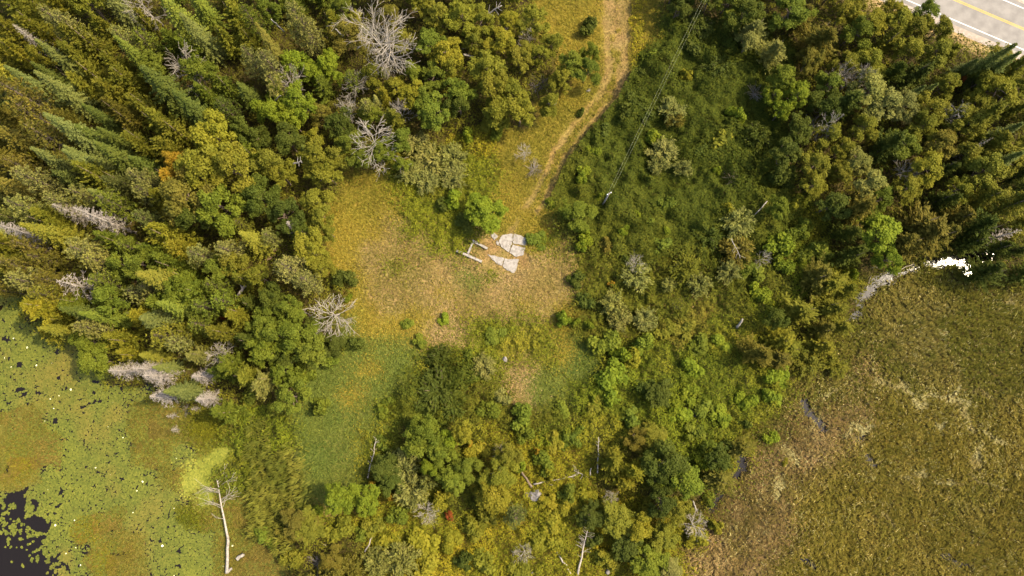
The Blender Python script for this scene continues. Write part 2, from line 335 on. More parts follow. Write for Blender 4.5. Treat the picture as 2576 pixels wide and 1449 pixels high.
# blend across cell borders
for _ in range(3):
    gp = np.pad(gcol, ((1, 1), (1, 1), (0, 0)), 'edge'); gcol = (gp[:-2, 1:-1]+gp[2:, 1:-1]+gp[1:-1, :-2]+gp[1:-1, 2:]+2*gcol)/6
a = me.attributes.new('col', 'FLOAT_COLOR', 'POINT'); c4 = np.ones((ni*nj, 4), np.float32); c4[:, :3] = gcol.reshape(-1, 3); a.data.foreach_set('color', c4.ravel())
ground = tag(link('ground', me), kind='structure')
core = (gx[None, :] >= -112) & (gx[None, :] <= 118) & (gy[:, None] >= -52) & (gy[:, None] <= 92)
def ground_z(x, y):
    """bilinear height of the ground sheet"""
    i = np.clip(np.searchsorted(gx, x)-1, 0, ni-2); j = np.clip(np.searchsorted(gy, y)-1, 0, nj-2)
    fx = (x-gx[i])/(gx[i+1]-gx[i]); fy = (y-gy[j])/(gy[j+1]-gy[j])
    return (GH[j, i]*(1-fx)+GH[j, i+1]*fx)*(1-fy)+(GH[j+1, i]*(1-fx)+GH[j+1, i+1]*fx)*fy

# water sheets
def sheet(name, pts, z, mat, kind='structure'):
    P = np.array([(p[0], p[1], z) for p in pts]); me = np_mesh(name, P, [len(P)], range(len(P)), mat)
    return tag(link(name, me), kind=kind)
pl = [at(X, Y)[:2] for X, Y in [(-300, 700), (330, 900), (640, 1010), (640, 1700), (-300, 1700)]][::-1]
sheet('pond_water', pl, WZ, M_WATER)
pl = [at(X, Y)[:2] for X, Y in [(2900, 480), (2300, 590), (2100, 700), (1950, 980), (1740, 1180), (1700, 1700), (2900, 1700)]][::-1]
sheet('marsh_water', pl, WZ, M_WATER)

# ------------------------------------------------------------------ the highway
def strip(name, o0, o1, z0, z1, mat, parent=None, s0=-500, s1=600, n=1):
    A = Acc(); P = []
    for s in np.linspace(s0, s1, n+1):
        for o, z in ((o0, z0), (o1, z1)):
            p = wa[:2]+rd*s+rn_*o; P.append((p[0], p[1], z))
    A.faces(P, [(2*i, 2*i+2, 2*i+3, 2*i+1) for i in range(n)])
    me = A.mesh(name, mat, False, False); o = link(name, me, parent)
    if me.polygons[0].normal.z < 0: me.flip_normals()
    return o
road = tag(strip('road', -0.9, OFF_FAR+0.9, RZ, RZ, M_ASPH), kind='structure')
tag(strip('gravel_shoulder', OFF_SH-0.35, -0.9, RZ-0.09, RZ-0.004, M_GRAVEL, n=1), kind='structure')
tag(strip('gravel_shoulder', OFF_FAR+0.9, OFF_FAR+4.2, RZ-0.004, RZ-0.09, M_GRAVEL), kind='structure')
strip('edge_line', -0.09, 0.09, RZ+.004, RZ+.004, M_WHITE, road)
strip('edge_line', OFF_FAR-.09, OFF_FAR+.09, RZ+.004, RZ+.004, M_WHITE, road)
strip('centre_line', OFF_Y-.22, OFF_Y-.09, RZ+.004, RZ+.004, M_YELLOW, road)
strip('centre_line', OFF_Y+.09, OFF_Y+.22, RZ+.004, RZ+.004, M_YELLOW, road)

# ------------------------------------------------------------------ plant builders
def rand_dirs(n): return norm(rng.normal(size=(n, 3)))
def broadleaf(h, r, subs=5, per=64, ls=0.23):
    """trunk mesh and crown mesh: several uneven sub-crowns of leaf clumps carried on limbs"""
    T = Acc(); C = Acc(); lean = rng.normal(0, .03*h, 2); n = 6
    P = np.array([[lean[0]*(t**1.5), lean[1]*(t**1.5), t*h*.8] for t in np.linspace(0, 1, n)]); P[1:-1, :2] += rng.normal(0, .012*h, (n-2, 2)); P[0, 2] = -.3
    T.tube(P, np.linspace(.018*h+.02, .005*h, n), 6); a0 = rng.random()*6.28
    for b in range(subs):
        a = a0+b*2.4+rng.normal(0, .3); q = 0 if b == 0 else rng.uniform(.36, .84)*r; sr = r*(rng.uniform(.36, .5) if b == 0 else rng.uniform(.24, .40)); ht = h*(1 if b == 0 else rng.uniform(.62, .95)); sz = h*rng.uniform(.13, .24)
        c0 = np.array([math.cos(a)*q+lean[0], math.sin(a)*q+lean[1], ht-sz]); s0 = P[rng.integers(2, n-1)]
        T.tube([s0, (s0+c0)/2+rng.normal(0, .03*h, 3), c0], [.009*h, .006*h, .003*h], 4)
        nc = int(rng.integers(8, 13)); d0 = rand_dirs(nc); d0[:, 2] = np.where(d0[:, 2] < -.35, -d0[:, 2], d0[:, 2])
        cc_ = c0+d0*np.array([sr, sr, sz])*rng.uniform(.45, 1.0, (nc, 1)); cr = rng.uniform(.26, .62, nc)*sr; sub_t = rng.random()
        for k in range(nc):
            ct = .35*sub_t+.65*rng.random(); m = max(20, int(per*(cr[k]/(.32*r*.45))**2)); d = rand_dirs(m); d[:, 2] = np.where(d[:, 2] < -.5, -d[:, 2], d[:, 2])
            p = cc_[k]+d*(cr[k]*(.3+.95*rng.random(m)**.7))[:, None]*np.array([1, 1, .6])
            nrm = norm(d*.55+np.array([0, 0, .45])+rng.normal(0, .5, (m, 3))); ax = norm(np.cross(nrm, rng.normal(size=(m, 3)))); s = ls*rng.uniform(.6, 1.4, m)
            C.quads(leaf_quads(p, ax, nrm, s*1.2, s*.9), 0, ct)
    return T.mesh('trunk', M_BARK, False), C.mesh('crown', M_LEAF)
def feathery(h, r, boughs=120, per=52, ls=0.36):
    """cedar / tamarack: tapering crown of upswept plumes"""
    T = Acc(); C = Acc(); T.tube([[0, 0, -.3], [.05, .02, h*.5], [0, 0, h*.97]], [.016*h+.03, .01*h, .01], 6); sw = rng.uniform(0, 6.28); lean = rng.normal(0, .04*h, 2)
    for k in range(boughs):
        t = .14+.85*(k+rng.random())/boughs; a = k*2.4+rng.normal(0, .3); L = r*(1.06-t)**.8*rng.uniform(.5, 1.15)*(1+.28*math.sin(a*2+sw)+.15*math.sin(a*3+t*9)); rise = L*rng.uniform(.15, .7)
        b0 = np.array([lean[0]*t, lean[1]*t, t*h*.93]); d = np.array([math.cos(a), math.sin(a), 0]); u = rng.uniform(.25, 1.08, per)
        c = b0+d*(L*u)[:, None]; c[:, 2] += rise*u*u; w = .12*L+.10; c += rng.normal(0, 1, (per, 3))*np.array([w, w, .09])*(1.25-u)[:, None]
        ax = norm(d+np.array([0, 0, .45])+rng.normal(0, .45, (per, 3))); nr = norm(np.array([0, 0, .8])+d*.3+rng.normal(0, .45, (per, 3))); s = ls*rng.uniform(.6, 1.3, per)
        C.quads(leaf_quads(c, ax, nr, s*1.15, s*.42), 0, rng.random())
    return T.mesh('trunk', M_BARK, False), C.mesh('crown', M_LEAF)
def spruce(h, r, droop=.22, step=.40):
    T = Acc(); C = Acc(); T.tube([[0, 0, -.3], [0, 0, h*.5], [0, 0, h]], [.014*h+.04, .008*h+.02, .012], 6)
    z = h*.07
    while z < h*.985:
        t = z/h; L0 = r*1.3*(1-t)**.92*(.85+.15*math.sin(z*2.1))+.12; nb = int(rng.integers(7, 11)) if t < .85 else 6
        a0 = rng.random()*6.28
        for b in range(nb):
            a = a0+b*2*math.pi/nb+rng.normal(0, .14); bt = rng.random(); L = L0*rng.uniform(.6, 1.18); ns = max(2, int(L/.33)); k = np.arange(ns)+.6
            u = k/ns; rad = u*L; zz = z-droop*L*u+.16*L*u*u+rng.normal(0, .04)
            ca, sa = math.cos(a), math.sin(a); wd = (.24+.30*(1-u)*min(1, L/1.4))
            for sgn in (-1, 1):
                ang = a+sgn*(.75+rng.normal(0, .12, ns)); ax = np.stack([np.cos(ang), np.sin(ang), np.full(ns, -.22)], -1)
                p = np.stack([ca*rad, sa*rad, zz], -1)+ax*wd[:, None]*.5
                nr = norm(np.stack([np.zeros(ns)+.25*ca, np.zeros(ns)+.25*sa, np.ones(ns)], -1)+rng.normal(0, .35, (ns, 3)))
                C.quads(leaf_quads(p, ax, nr, wd*1.25, np.full(ns, .24)), 0, bt)
            tip = np.array([[ca*L, sa*L, z-droop*L+.16*L]]); C.quads(leaf_quads(tip, np.array([[ca, sa, .1]]), np.array([[0.1*ca, .1*sa, 1.]]), .42, .2))
        z += step*(1 if t < .8 else .7)
    C.quads(leaf_quads(np.array([[0, 0, h*.985]]*3), np.array([[0, 0.05, 1.], [.05, 0, 1], [-.05, .05, 1]]), norm(rng.normal(size=(3, 3))), .6, .14))
    return T.mesh('trunk', M_BARK, False), C.mesh('crown', M_NEEDLE)
def pine(h, r, step=.85, shape=.75):
    """white pine: plumes of needles on upswept boughs"""
    T = Acc(); C = Acc(); T.tube([[0, 0, -.3], [.1, 0, h*.5], [0, 0, h*.97]], [.015*h+.05, .009*h+.02, .015], 6)
    z = h*.16
    while z < h*.97:
        t = z/h; L0 = r*min(1, 2.2*(t-.02))*(1-t)**.55*1.25+.25; nb = int(rng.integers(5, 8)); a0 = rng.random()*6.28
        for b in range(nb):
            a = a0+b*2*math.pi/nb+rng.normal(0, .2); L = L0*rng.uniform(.6, 1.12); ca, sa = math.cos(a), math.sin(a); rise = rng.uniform(.05, .3)*L
            T.tube([[0, 0, z], [ca*L*.9, sa*L*.9, z+rise]], [.03, .012], 3, cap=False)
            for k in range(max(2, int(L*2.3))):
                u = rng.uniform(.3, 1.02); w = (1-u*.5)*.34*L
                c = np.array([ca*L*u, sa*L*u, z+rise*u*u])+np.array([-sa, ca, 0])*rng.uniform(-w, w)+np.array([0, 0, rng.normal(.05, .1)])
                m = 9; ax = norm(np.array([ca*.5, sa*.5, .55])+rng.normal(0, .55, (m, 3))); nr = norm(rng.normal(0, .6, (m, 3))+np.array([0, 0, .8]))
                s = rng.uniform(.34, .56, m); C.quads(leaf_quads(c+ax*s[:, None]*.5, ax, nr, s, s*.40))
        z += step*rng.uniform(.75, 1.15)
    return T.mesh('trunk', M_BARK, False), C.mesh('crown', M_NEEDLE)
def bush(h, r, n=2400, ls=.25):
    """uneven leafy shrub: lobes of different height round a few stems"""
    C = Acc(); nl = int(rng.integers(9, 15))
    for k in range(nl):
        a = rng.random()*6.28; q = rng.uniform(.05, .82)*r; cr = r*rng.uniform(.2, .42); top = h*rng.uniform(.5, 1)*(1-.3*q/r); c = np.array([math.cos(a)*q, math.sin(a)*q, top*.6]); m = n//nl; ct = rng.random()
        C.tube([[0, 0, -.15], c], [.035, .015], 3, 1, False)
        d = rand_dirs(m); d[:, 2] = np.where(d[:, 2] < -.6, -d[:, 2], d[:, 2]); p = c+d*np.array([cr, cr, top*.42])*(.3+.95*rng.random((m, 1))**.7); p[:, 2] = np.maximum(p[:, 2], .05)
        nr = norm(d*.5+np.array([0, 0, .5])+rng.normal(0, .5, (m, 3))); ax = norm(np.cross(nr, rng.normal(size=(m, 3)))); s = ls*rng.uniform(.6, 1.35, m)
        C.quads(leaf_quads(p, ax, nr, s*1.25, s*.85), 0, ct)
    return C.mesh('shrub', [M_LEAF, M_BARK])
def willow(h, r, stems=46, ls=.34):
    """arching stems set with narrow leaves, spreading from the root"""
    C = Acc()
    for k in range(stems):
        a = rng.random()*6.28; L = r*rng.uniform(.35, 1.1); H = h*rng.uniform(.55, 1.0)*(1-.35*(L/r)**2); u = np.linspace(0, 1, 5)
        bend = rng.normal(0, .25); P = np.stack([np.cos(a+bend*u)*L*u, np.sin(a+bend*u)*L*u, H*np.sin(u*1.75)], -1); C.tube(P, np.linspace(.03, .012, 5), 3, 1, False)
        m = 48; t = rng.uniform(.3, 1.05, m); c = np.stack([np.cos(a+bend*t)*L*t, np.sin(a+bend*t)*L*t, H*np.sin(t*1.75)], -1)+rng.normal(0, .10*r/2+.06, (m, 3))
        ax = norm(np.stack([np.cos(a+bend), np.sin(a+bend), .25], -1)+rng.normal(0, .55, (m, 3))); nr = norm(np.array([0, 0, .8])+rng.normal(0, .5, (m, 3))); s = ls*rng.uniform(.6, 1.3, m)
        C.quads(leaf_quads(c, ax, nr, s*1.2, s*.42), 0, rng.random())
    return C.mesh('shrub', [M_LEAF, M_BARK])
def grow(A, p, d, L, r, depth, spread, sides, curl=.12, mn=.022, up=.1):
    n = 4; P = [np.array(p, float)]; dd = np.array(d, float)
    for k in range(n):
        dd = norm(dd+rng.normal(0, curl, 3)+np.array([0, 0, up*.2])); P.append(P[-1]+dd*L/n)
    rr = np.maximum(np.linspace(r, r*.45, n+1), mn); A.tube(P, rr, sides, cap=depth == 0)
    if depth <= 0: return
    nb = int(rng.integers(3, 6))
    for b in range(nb):
        u = rng.uniform(.3, 1); i = min(n-1, int(u*n)); q = P[i]+(P[i+1]-P[i])*(u*n-i)
        nd = norm(dd+spread*norm(rng.normal(size=3)*np.array([1, 1, .6]))); grow(A, q, nd, L*rng.uniform(.45, .75), r*.5, depth-1, spread, max(3, sides-1), curl, mn, up)
def bare_tree(h, r, stems=1, limbs=13, depth=2, thick=1.0):
    T = Acc(); B = Acc()
    for s in range(stems):
        tilt = np.array([rng.normal(0, .08), rng.normal(0, .08)])+(np.array([.10*(-1)**s, .06*(-1)**s]) if stems > 1 else 0)
        n = 7; P = np.array([[tilt[0]*h*t*t+.1*s, tilt[1]*h*t*t, t*h*.93-.2] for t in np.linspace(0, 1, n)]); P[1:-1, :2] += rng.normal(0, .01*h, (n-2, 2))
        R_ = np.linspace(.016*h*thick+.03, .03, n); T.tube(P, R_, 7)
        for k in range(limbs):
            t = rng.uniform(.33, .98); i = min(n-2, int(t*(n-1))); q = P[i]+(P[i+1]-P[i])*(t*(n-1)-i); a = k*2.4+rng.normal(0, .3)
            d = norm(np.array([math.cos(a), math.sin(a), rng.uniform(.15, .75)])); L = r*(1.05-.55*t)*rng.uniform(.7, 1.2)
            grow(B, q, d, L, max(.035, R_[i]*.42), depth, .75, 5, .11, .026)
    return T.mesh('trunk', M_DEAD, False), B.mesh('branches', M_DEAD, False)
def dead_spruce(h, r, step=.40, dens=.9):
    T = Acc(); B = Acc(); T.tube([[0, 0, -.3], [0, 0, h*.5], [0, 0, h]], [.012*h+.03, .008*h+.02, .015], 6); z = h*.22
    while z < h*.985:
        t = z/h; L0 = r*(1-t)**.75+.15; nb = int(rng.integers(6, 9)*dens)+1; a0 = rng.random()*6.28
        for b in range(nb):
            a = a0+b*6.283/nb+rng.normal(0, .25); L = L0*rng.uniform(.55, 1.15); ca, sa = math.cos(a), math.sin(a)
            P = [[0, 0, z], [ca*L*.5, sa*L*.5, z-.05*L], [ca*L, sa*L, z+.04*L+rng.normal(0, .05)]]; B.tube(P, [.022, .018, .012], 3, cap=False)
            m = max(3, int(L*4)); u = rng.uniform(.25, 1, m); sg = rng.choice([-1, 1], m); ang = a+sg*rng.uniform(.4, 1.1, m); l = rng.uniform(.2, .5, m)*min(1, L)
            ax = np.stack([np.cos(ang), np.sin(ang), rng.normal(-.1, .3, m)], -1); c = np.stack([ca*L*u, sa*L*u, z+0*u], -1)+ax*l[:, None]*.5
            B.quads(leaf_quads(c, ax, norm(rng.normal(0, .4, (m, 3))+np.array([0, 0, 1.])), l, np.full(m, .05)))
        z += step
    return T.mesh('trunk', M_DEAD, False), B.mesh('twigs', M_DEADTWIG, False)
def brush_pile(r, hh, n=60, mat=None):
    A = Acc()
    for k in range(n):
        a = rng.random()*6.28; q = rng.random()**.7*r*.7; b = a+rng.normal(0, .9); L = r*rng.uniform(.4, 1.0); p = np.array([math.cos(a)*q*.4, math.sin(a)*q*.4, rng.uniform(.1, hh*.6)])
        e = p+np.array([math.cos(b)*L, math.sin(b)*L, rng.uniform(-.1, hh*.5)]); m = (p+e)/2+rng.normal(0, .15*L, 3)*np.array([1, 1, .4]); m[2] = max(m[2], .08); e[2] = max(e[2], .05)
        A.tube([p, m, e], [.04, .03, .018], 3, cap=False)
    return A.mesh('dead_brush', mat or M_HEAP, False)

LIB = {}
LIB['B'] = [(10, 3.2)+broadleaf(10, 3.2, int(rng.integers(9, 15))) for _ in range(10)]
LIB['F'] = [(11, 2.9)+feathery(11, 2.9) for _ in range(8)]
LIB['S'] = [(16, 2.9)+spruce(16, 2.9, rng.uniform(.15, .3)) for _ in range(5)]
LIB['P'] = [(14, 3.6)+pine(14, 3.6, rng.uniform(.7, .95)) for _ in range(6)]
LIB['D'] = [(11, 4.2)+bare_tree(11, 4.2, 1, 15) for _ in range(5)]
LIB['E'] = [(15, 6.0)+bare_tree(15, 6.0, 2, 17, 2, 1.2)]
LIB['X'] = [(14, 2.3)+dead_spruce(14, 2.3) for _ in range(3)]
LIB['V'] = [(11, 2.2)+dead_spruce(11, 2.2, .6, .5) for _ in range(2)]
LIB['U'] = [(2.2, 1.6, None, bush(2.2, 1.6)) for _ in range(8)]
LIB['N'] = [(2.6, 2.0, None, willow(2.6, 2.0)) for _ in range(5)]
LIB['K'] = [(1.6, 2.2, None, brush_pile(2.2, 1.6)) for _ in range(3)]
LIB['R'] = [(1.2, 2.2, None, brush_pile(2.2, 1.2, 60, M_BROWNTWIG)) for _ in range(2)]

# ------------------------------------------------------------------ planting survey: kind x y size tone [height]
# crowns as they show, in thirds of a survey unit inside 644 x 483 blocks (column, row)
# S P X V: the point is the tip; all others: the middle of the crown
SURVEY = {
(0, 0): """S 255 290 95 b 15;S 250 530 110 b 18;S 610 780 85 d 13;S 725 955 70 d 11;S 930 990 70 d 10;S 320 850 120 b 18;S 465 1125 95 b 14;S 225 1110 95 b 14;S 700 1068 110 d 15;S 965 1175 90 d 12;
P 960 1290 110 p 14;S 225 462 75 d 12;S 25 490 95 b 15;P 95 1280 120 p 15;P -30 600 170 k 20;P 80 760 160 k 18;P 500 1415 90 p 12;S 660 1425 80 b 12;P 290 40 120 p 16;P 400 90 110 p 15;P 840 200 110 p 14;P 1830 350 110 p 15;
B 30 200 100 o;B 270 190 130 o;B 130 400 95 y;B 700 60 130 o;F 640 290 130 o;F 560 380 110 o;B 1120 330 110 g;B 1140 520 115 g;B 1060 450 90 g;F 880 470 110 o;F 700 560 120 o;F 590 640 110 o;F 830 660 120 o;F 960 600 110 o;B 1090 790 120 o;
B 1280 690 140 y;B 1550 560 125 g;B 1700 640 105 g;B 1580 700 110 g;B 1480 840 105 d;B 1720 830 115 d;P 1560 900 100 d 11;D 1420 540 170 w;D 1090 50 150 w 12;X 90 180 75 w 13;B 1530 300 105 o;B 1430 350 100 g;B 1380 160 125 g;B 1750 110 120 o;P 1820 30 110 g 14;
B 1700 300 105 o;B 1880 290 90 o;F 1180 930 125 o;F 1330 985 115 o;F 960 900 105 k;F 1040 1040 100 o;F 1230 1120 105 o;F 870 830 90 k;B 1330 1220 80 a;B 1650 1090 170 y;B 1520 1340 175 o;B 1760 1270 170 o;B 1880 1150 110 g;U 220 1190 72 y 5;P 20 1190 110 k 13;
B 690 1215 65 y;P 170 930 150 k 17;F 700 1310 105 o;P 1010 1400 110 p 12;B 330 440 70 o;F 800 200 80 o;F 1180 640 80 y;B 900 60 90 o;B 1120 190 100 o;F 480 900 90 k;F 1040 1250 90 d""",
(1, 0): """P 240 10 130 p 17;P 330 120 120 p 15;S -10 165 85 k 19;P 30 380 130 p 15;P 90 560 110 p 13;E 985 320 245 w 17;V 960 470 70 w 10;D 270 660 120 w 11;D 730 650 105 w 8;D 690 835 95 w 9;D 890 1070 180 w 12;D 1090 845 90 w 8;
B 90 100 95 g;B 560 190 90 o;B 690 270 125 k;B 640 60 95 g;B 760 160 90 o;B 1130 330 95 o;B 1400 150 110 o;B 1270 60 95 o;B 1560 160 125 o;B 1700 150 110 o;B 1330 320 120 g;B 1450 400 125 y;B 1490 520 90 o;B 1340 570 105 g;B 1200 570 90 g;B 1740 560 140 o;
B 1560 720 120 g;B 1790 700 140 o;B 1350 860 130 g;B 1180 760 105 y;B 1540 800 100 d;B 1280 720 100 g;B 1020 900 100 o;B 430 560 95 l;B 510 690 95 g;B 320 820 140 l;B 160 690 105 l;B 290 920 105 l;B 490 860 85 k;B 640 970 115 d;P 820 760 80 p 9;S 890 715 55 p 8;
P 700 540 85 g 9;B 440 1060 70 y;B 260 1090 120 d;B 120 1230 125 o;S 350 1100 85 d 8;B 460 1230 140 o;B 640 1180 105 o;B 550 1330 120 o;B 200 1340 105 o;B 700 1090 105 g;B 800 1180 100 g;B 960 1130 100 g;B 1100 1050 100 g;U 1590 1020 68 l 3.5;U 1740 940 60 o 3;
U 1840 1000 70 g 3;N 1200 1090 110 p 3.5;N 1330 1200 130 p 3.5;N 1480 1190 115 p 3.5;N 1160 1310 105 p 3;N 1290 1360 110 p 3;N 1500 1330 105 p 3;B 1830 860 120 o;B 870 880 90 g;F 560 330 80 k;B 1100 1250 70 g;B 40 1050 90 d;B 880 590 90 o;B 1060 640 90 o;B 950 740 85 y;B 1870 330 110 y;B 1650 330 80 o;B 300 40 80 g;B 1000 120 80 k;D 1880 280 60 w 6""",
(2, 0): """B 60 470 110 o;B 180 400 90 o;B 300 330 85 o;B 440 480 105 g;B 560 540 95 g;B 600 400 70 g;B 370 590 95 o;B 60 860 135 o;B -20 720 110 o;U 575 190 78 d 3.5;K 200 640 110 w 2.5;D 100 1150 70 w 5;K 165 1275 85 w 1.4;U 530 850 42 d 1.6;D 110 290 60 w 7;
U 1300 570 60 y 3;N 1200 830 115 p 4;N 1230 900 80 k 3.5;U 1070 1030 70 l 3.5;N 1140 1150 120 p 4;N 1110 1240 85 p 3.5;N 1290 1270 80 p 3.5;U 1570 1060 125 o 4;U 620 1130 60 l 3;U 540 1330 75 l 3.5;U 1700 840 80 l 4;N 1850 1030 110 d 4.5;U 1550 1270 45 l 2.5;
K 1680 1350 95 w 2;K 1830 700 80 w 2.5;B 1620 20 105 g;F 1850 210 120 p;B 1780 330 100 p;B 1760 100 130 d;B 1500 -10 110 d;B 1400 -60 90 d;U 950 770 95 d 3.5;U 880 880 95 d 3.5;U 1010 880 80 d 3.2;U 960 560 60 d 2.6;U 1040 420 70 g 2.8;U 700 1010 85 d 3;U 1450 1150 90 d 3.5;U 1350 350 120 d 3;N 1550 520 120 d 3.2;N 1400 180 120 d 3""",
(3, 0): """B 150 90 140 g;F 60 370 120 p;B 100 600 105 g;B 60 720 80 l;B 100 850 80 l;F 390 250 150 k;B 560 120 105 o;B 650 250 115 g;B 780 180 120 y;B 900 100 90 y;B 1000 180 115 o;B 1160 110 95 g;B 1100 230 105 o;B 1290 230 100 o;B 880 340 105 o;B 1050 380 115 o;B 1250 400 115 o;
U 1400 400 85 o 4;B 760 480 115 o;B 590 480 100 o;B 950 560 100 d;D 520 590 110 w 9;D 640 600 90 w 9;B 450 660 110 g;B 780 690 165 p;B 870 800 140 p;B 600 770 140 d;B 450 820 130 d;B 1010 830 120 p;B 1200 820 125 o;B 1130 960 115 o;B 440 1000 95 o;B 330 1240 105 o;
B 560 1130 100 o;B 680 1240 100 p;B 900 1100 130 d;B 760 1400 130 p;B 1020 1110 120 g;B 1180 1300 130 y;B 1060 1420 110 o;B 1290 1120 120 k;B 1400 880 120 o;B 1490 970 130 o;B 1620 900 140 o;B 1700 650 150 y;B 1810 560 120 o;B 1600 620 105 o;B 1850 680 120 o;B 1690 1100 140 o;
B 1600 1300 150 o;B 1480 1180 120 o;B 1780 1230 130 o;S 1890 322 95 d 15;S 1918 385 90 d 13;S 1595 440 70 d 9;S 1935 925 95 d 13;S 1945 1140 95 d 13;S 1195 640 65 d 9;S 1290 625 60 d 9;U 1430 610 40 r 5;D 1360 880 90 w 10;V 1700 1040 60 w 12;D 1030 1280 90 w 8;D 420 940 95 w 9;
B 250 1000 110 d;B 120 1150 120 d;U 120 1340 110 d 4;B 1880 1330 100 d;B 300 480 110 k;B 230 160 100 k;B 1330 640 100 o;B 1540 760 100 o;B 1760 440 100 o;B 1300 1280 90 d;B 1430 1420 110 o;F 1890 800 90 o;B 300 120 80 g""",
(0, 1): """X 545 112 105 w 18;X -70 225 110 w 17;V 430 670 170 w 13;D 1650 1210 110 w 7;X 815 1345 85 w 10;X 1000 1330 85 w 10;X 1080 1385 105 w 11;X 1445 1390 70 w 9;X 1130 1545 90 w 10;X 1478 1565 80 w 9;X 385 90 75 w 12;
P 40 60 130 p 14;B 340 230 120 o;B 420 330 110 o;P 500 400 150 p 14;P 640 490 120 p 12;P 60 360 100 k 14;B 150 530 130 o;P -20 520 110 k 14;P 50 640 130 p 15;P 220 750 110 o 13;F 350 870 140 y;F 460 970 100 y;B 500 1050 85 o;P 545 1003 105 p 14;F 900 1120 115 o;F 970 1230 85 y;
B 680 1130 100 g;U 740 1190 48 y 3.5;P 720 20 130 g 14;P 1010 160 95 b 12;B 1250 330 150 y;B 1330 420 110 y;B 1180 60 90 o;B 1450 80 180 k;B 1680 120 170 g;B 1490 220 120 d;B 1640 220 90 o;P 1770 210 80 o 9;P 1420 440 120 p 13;P 1640 400 110 p 13;B 1650 580 100 g;B 1760 560 100 o;
B 1850 660 90 o;B 1100 560 120 g;B 960 560 105 g;B 1280 560 130 g;B 1400 640 120 g;B 1250 680 130 g;P 1060 710 100 p 10;P 950 740 100 p 10;B 1340 790 130 g;B 1500 760 130 g;B 1640 720 105 g;B 1700 830 105 g;B 1560 870 110 g;B 1380 880 105 g;B 1180 830 105 g;B 830 690 130 g;
B 850 800 115 g;B 700 920 95 o;B 820 950 80 g;B 1060 930 105 y;B 1240 980 130 y;P 1150 1075 130 o 12;P 1260 1120 110 p 10;B 1550 1010 105 g;B 1700 1060 115 o;B 1790 900 100 o;B 1750 1290 125 g;B 1680 1360 90 g;B 1880 1130 100 d;B 1880 850 75 d;U 1910 912 26 r 4;U 1685 950 16 r 4;
S 1050 1228 70 o 8;B 1290 1330 60 y;P 250 640 100 k 12;B 1130 420 100 g;P 880 380 90 g 11;B 560 830 100 g;P 330 30 100 p 13;B 1850 1390 110 o;R 860 120 80 w 1;R 1060 660 60 w 1;D 1180 730 70 w 6;B 1430 1060 90 o""",
(1, 1): """P 190 540 150 p 13;P 330 640 120 p 12;U 660 660 95 d 4;D 570 910 190 w 9;X 235 228 75 w 9;K 410 45 60 w 1.8;R 150 450 110 w 1.2;B 60 60 140 d;B 200 150 135 d;B 470 210 105 o;B 450 100 105 o;P 60 310 85 p 9;B 400 450 130 o;B 490 540 100 o;B 130 820 95 d;B 250 860 95 g;
B 60 960 105 g;B 150 1080 130 g;B 330 1080 140 g;B 390 1190 130 g;B 100 1200 120 g;B 250 1280 90 d;B 600 1140 100 d 5;U 720 1130 85 d 3;U 560 1230 90 g 3.5;B 180 1340 100 g;U 330 1380 100 g 4;F 70 1410 115 p;B 1755 170 135 l 7;B 1700 100 90 l 5;U 1560 230 95 d 2.5;U 1480 50 80 l 3;
U 1390 100 65 d 2.5;U 1430 960 55 l 1.5;N 1390 1240 95 d 2.8;U 1600 1240 60 g 2;N 1720 1320 100 p 3;U 1640 1420 60 g 2;B 560 310 60 o;B 330 300 80 d;B 20 640 90 o;U 700 800 40 l 2;B 440 1000 80 d;U 1250 1130 60 g 1.5;U 1150 1010 60 g 1.4;U 1800 1080 90 g 1.5""",
(2, 1): """B 480 190 115 g 6;U 550 290 60 l 3.5;U 540 400 78 l 3.5;U 660 30 45 l 2.5;N 1690 230 130 p 5;U 1640 140 70 y 4;N 1700 450 130 k 4.5;N 1640 600 100 p 4;N 940 640 125 p 4;D 930 560 80 w 5;N 1310 590 115 o 4;N 1410 700 105 p 4;U 1020 800 45 o 3;N 760 850 105 p 4;N 820 960 90 p 3.5;
N 1000 950 90 p 3.5;N 1180 700 60 p 3;U 380 960 72 l 3;U 480 990 48 l 2.5;U 590 1000 42 l 2.5;U 750 685 32 a 2;U 700 1120 120 g 4;U 820 1200 95 l 4;U 960 1150 115 g 3.5;U 750 1390 120 l 3.5;U 940 1250 95 y 3;F 1860 1180 120 k;U 840 300 55 l 2.5;U 1160 280 50 l 2.5;U 940 170 40 l 2;
U 1130 400 90 g 3;U 1170 80 70 g 3;U 480 650 80 d 2.5;U 560 850 90 d 2.8;U 700 400 80 k 2.5;U 1060 250 80 g 2.6;U 880 520 70 d 2.5;N 1480 330 110 d 3.5;U 1800 600 100 g 3.5;U 1880 750 90 l 3.5;U 1300 1000 110 o 2.6;U 1150 1030 90 o 2.6;U 1450 1150 110 g 2.4;U 1600 1150 100 l 2.4;U 1350 1330 90 l 2.6;U 300 80 50 l 1.5;U 180 360 80 g 1.5;K 1250 850 60 w 1.5;D 1890 500 60 w 6""",
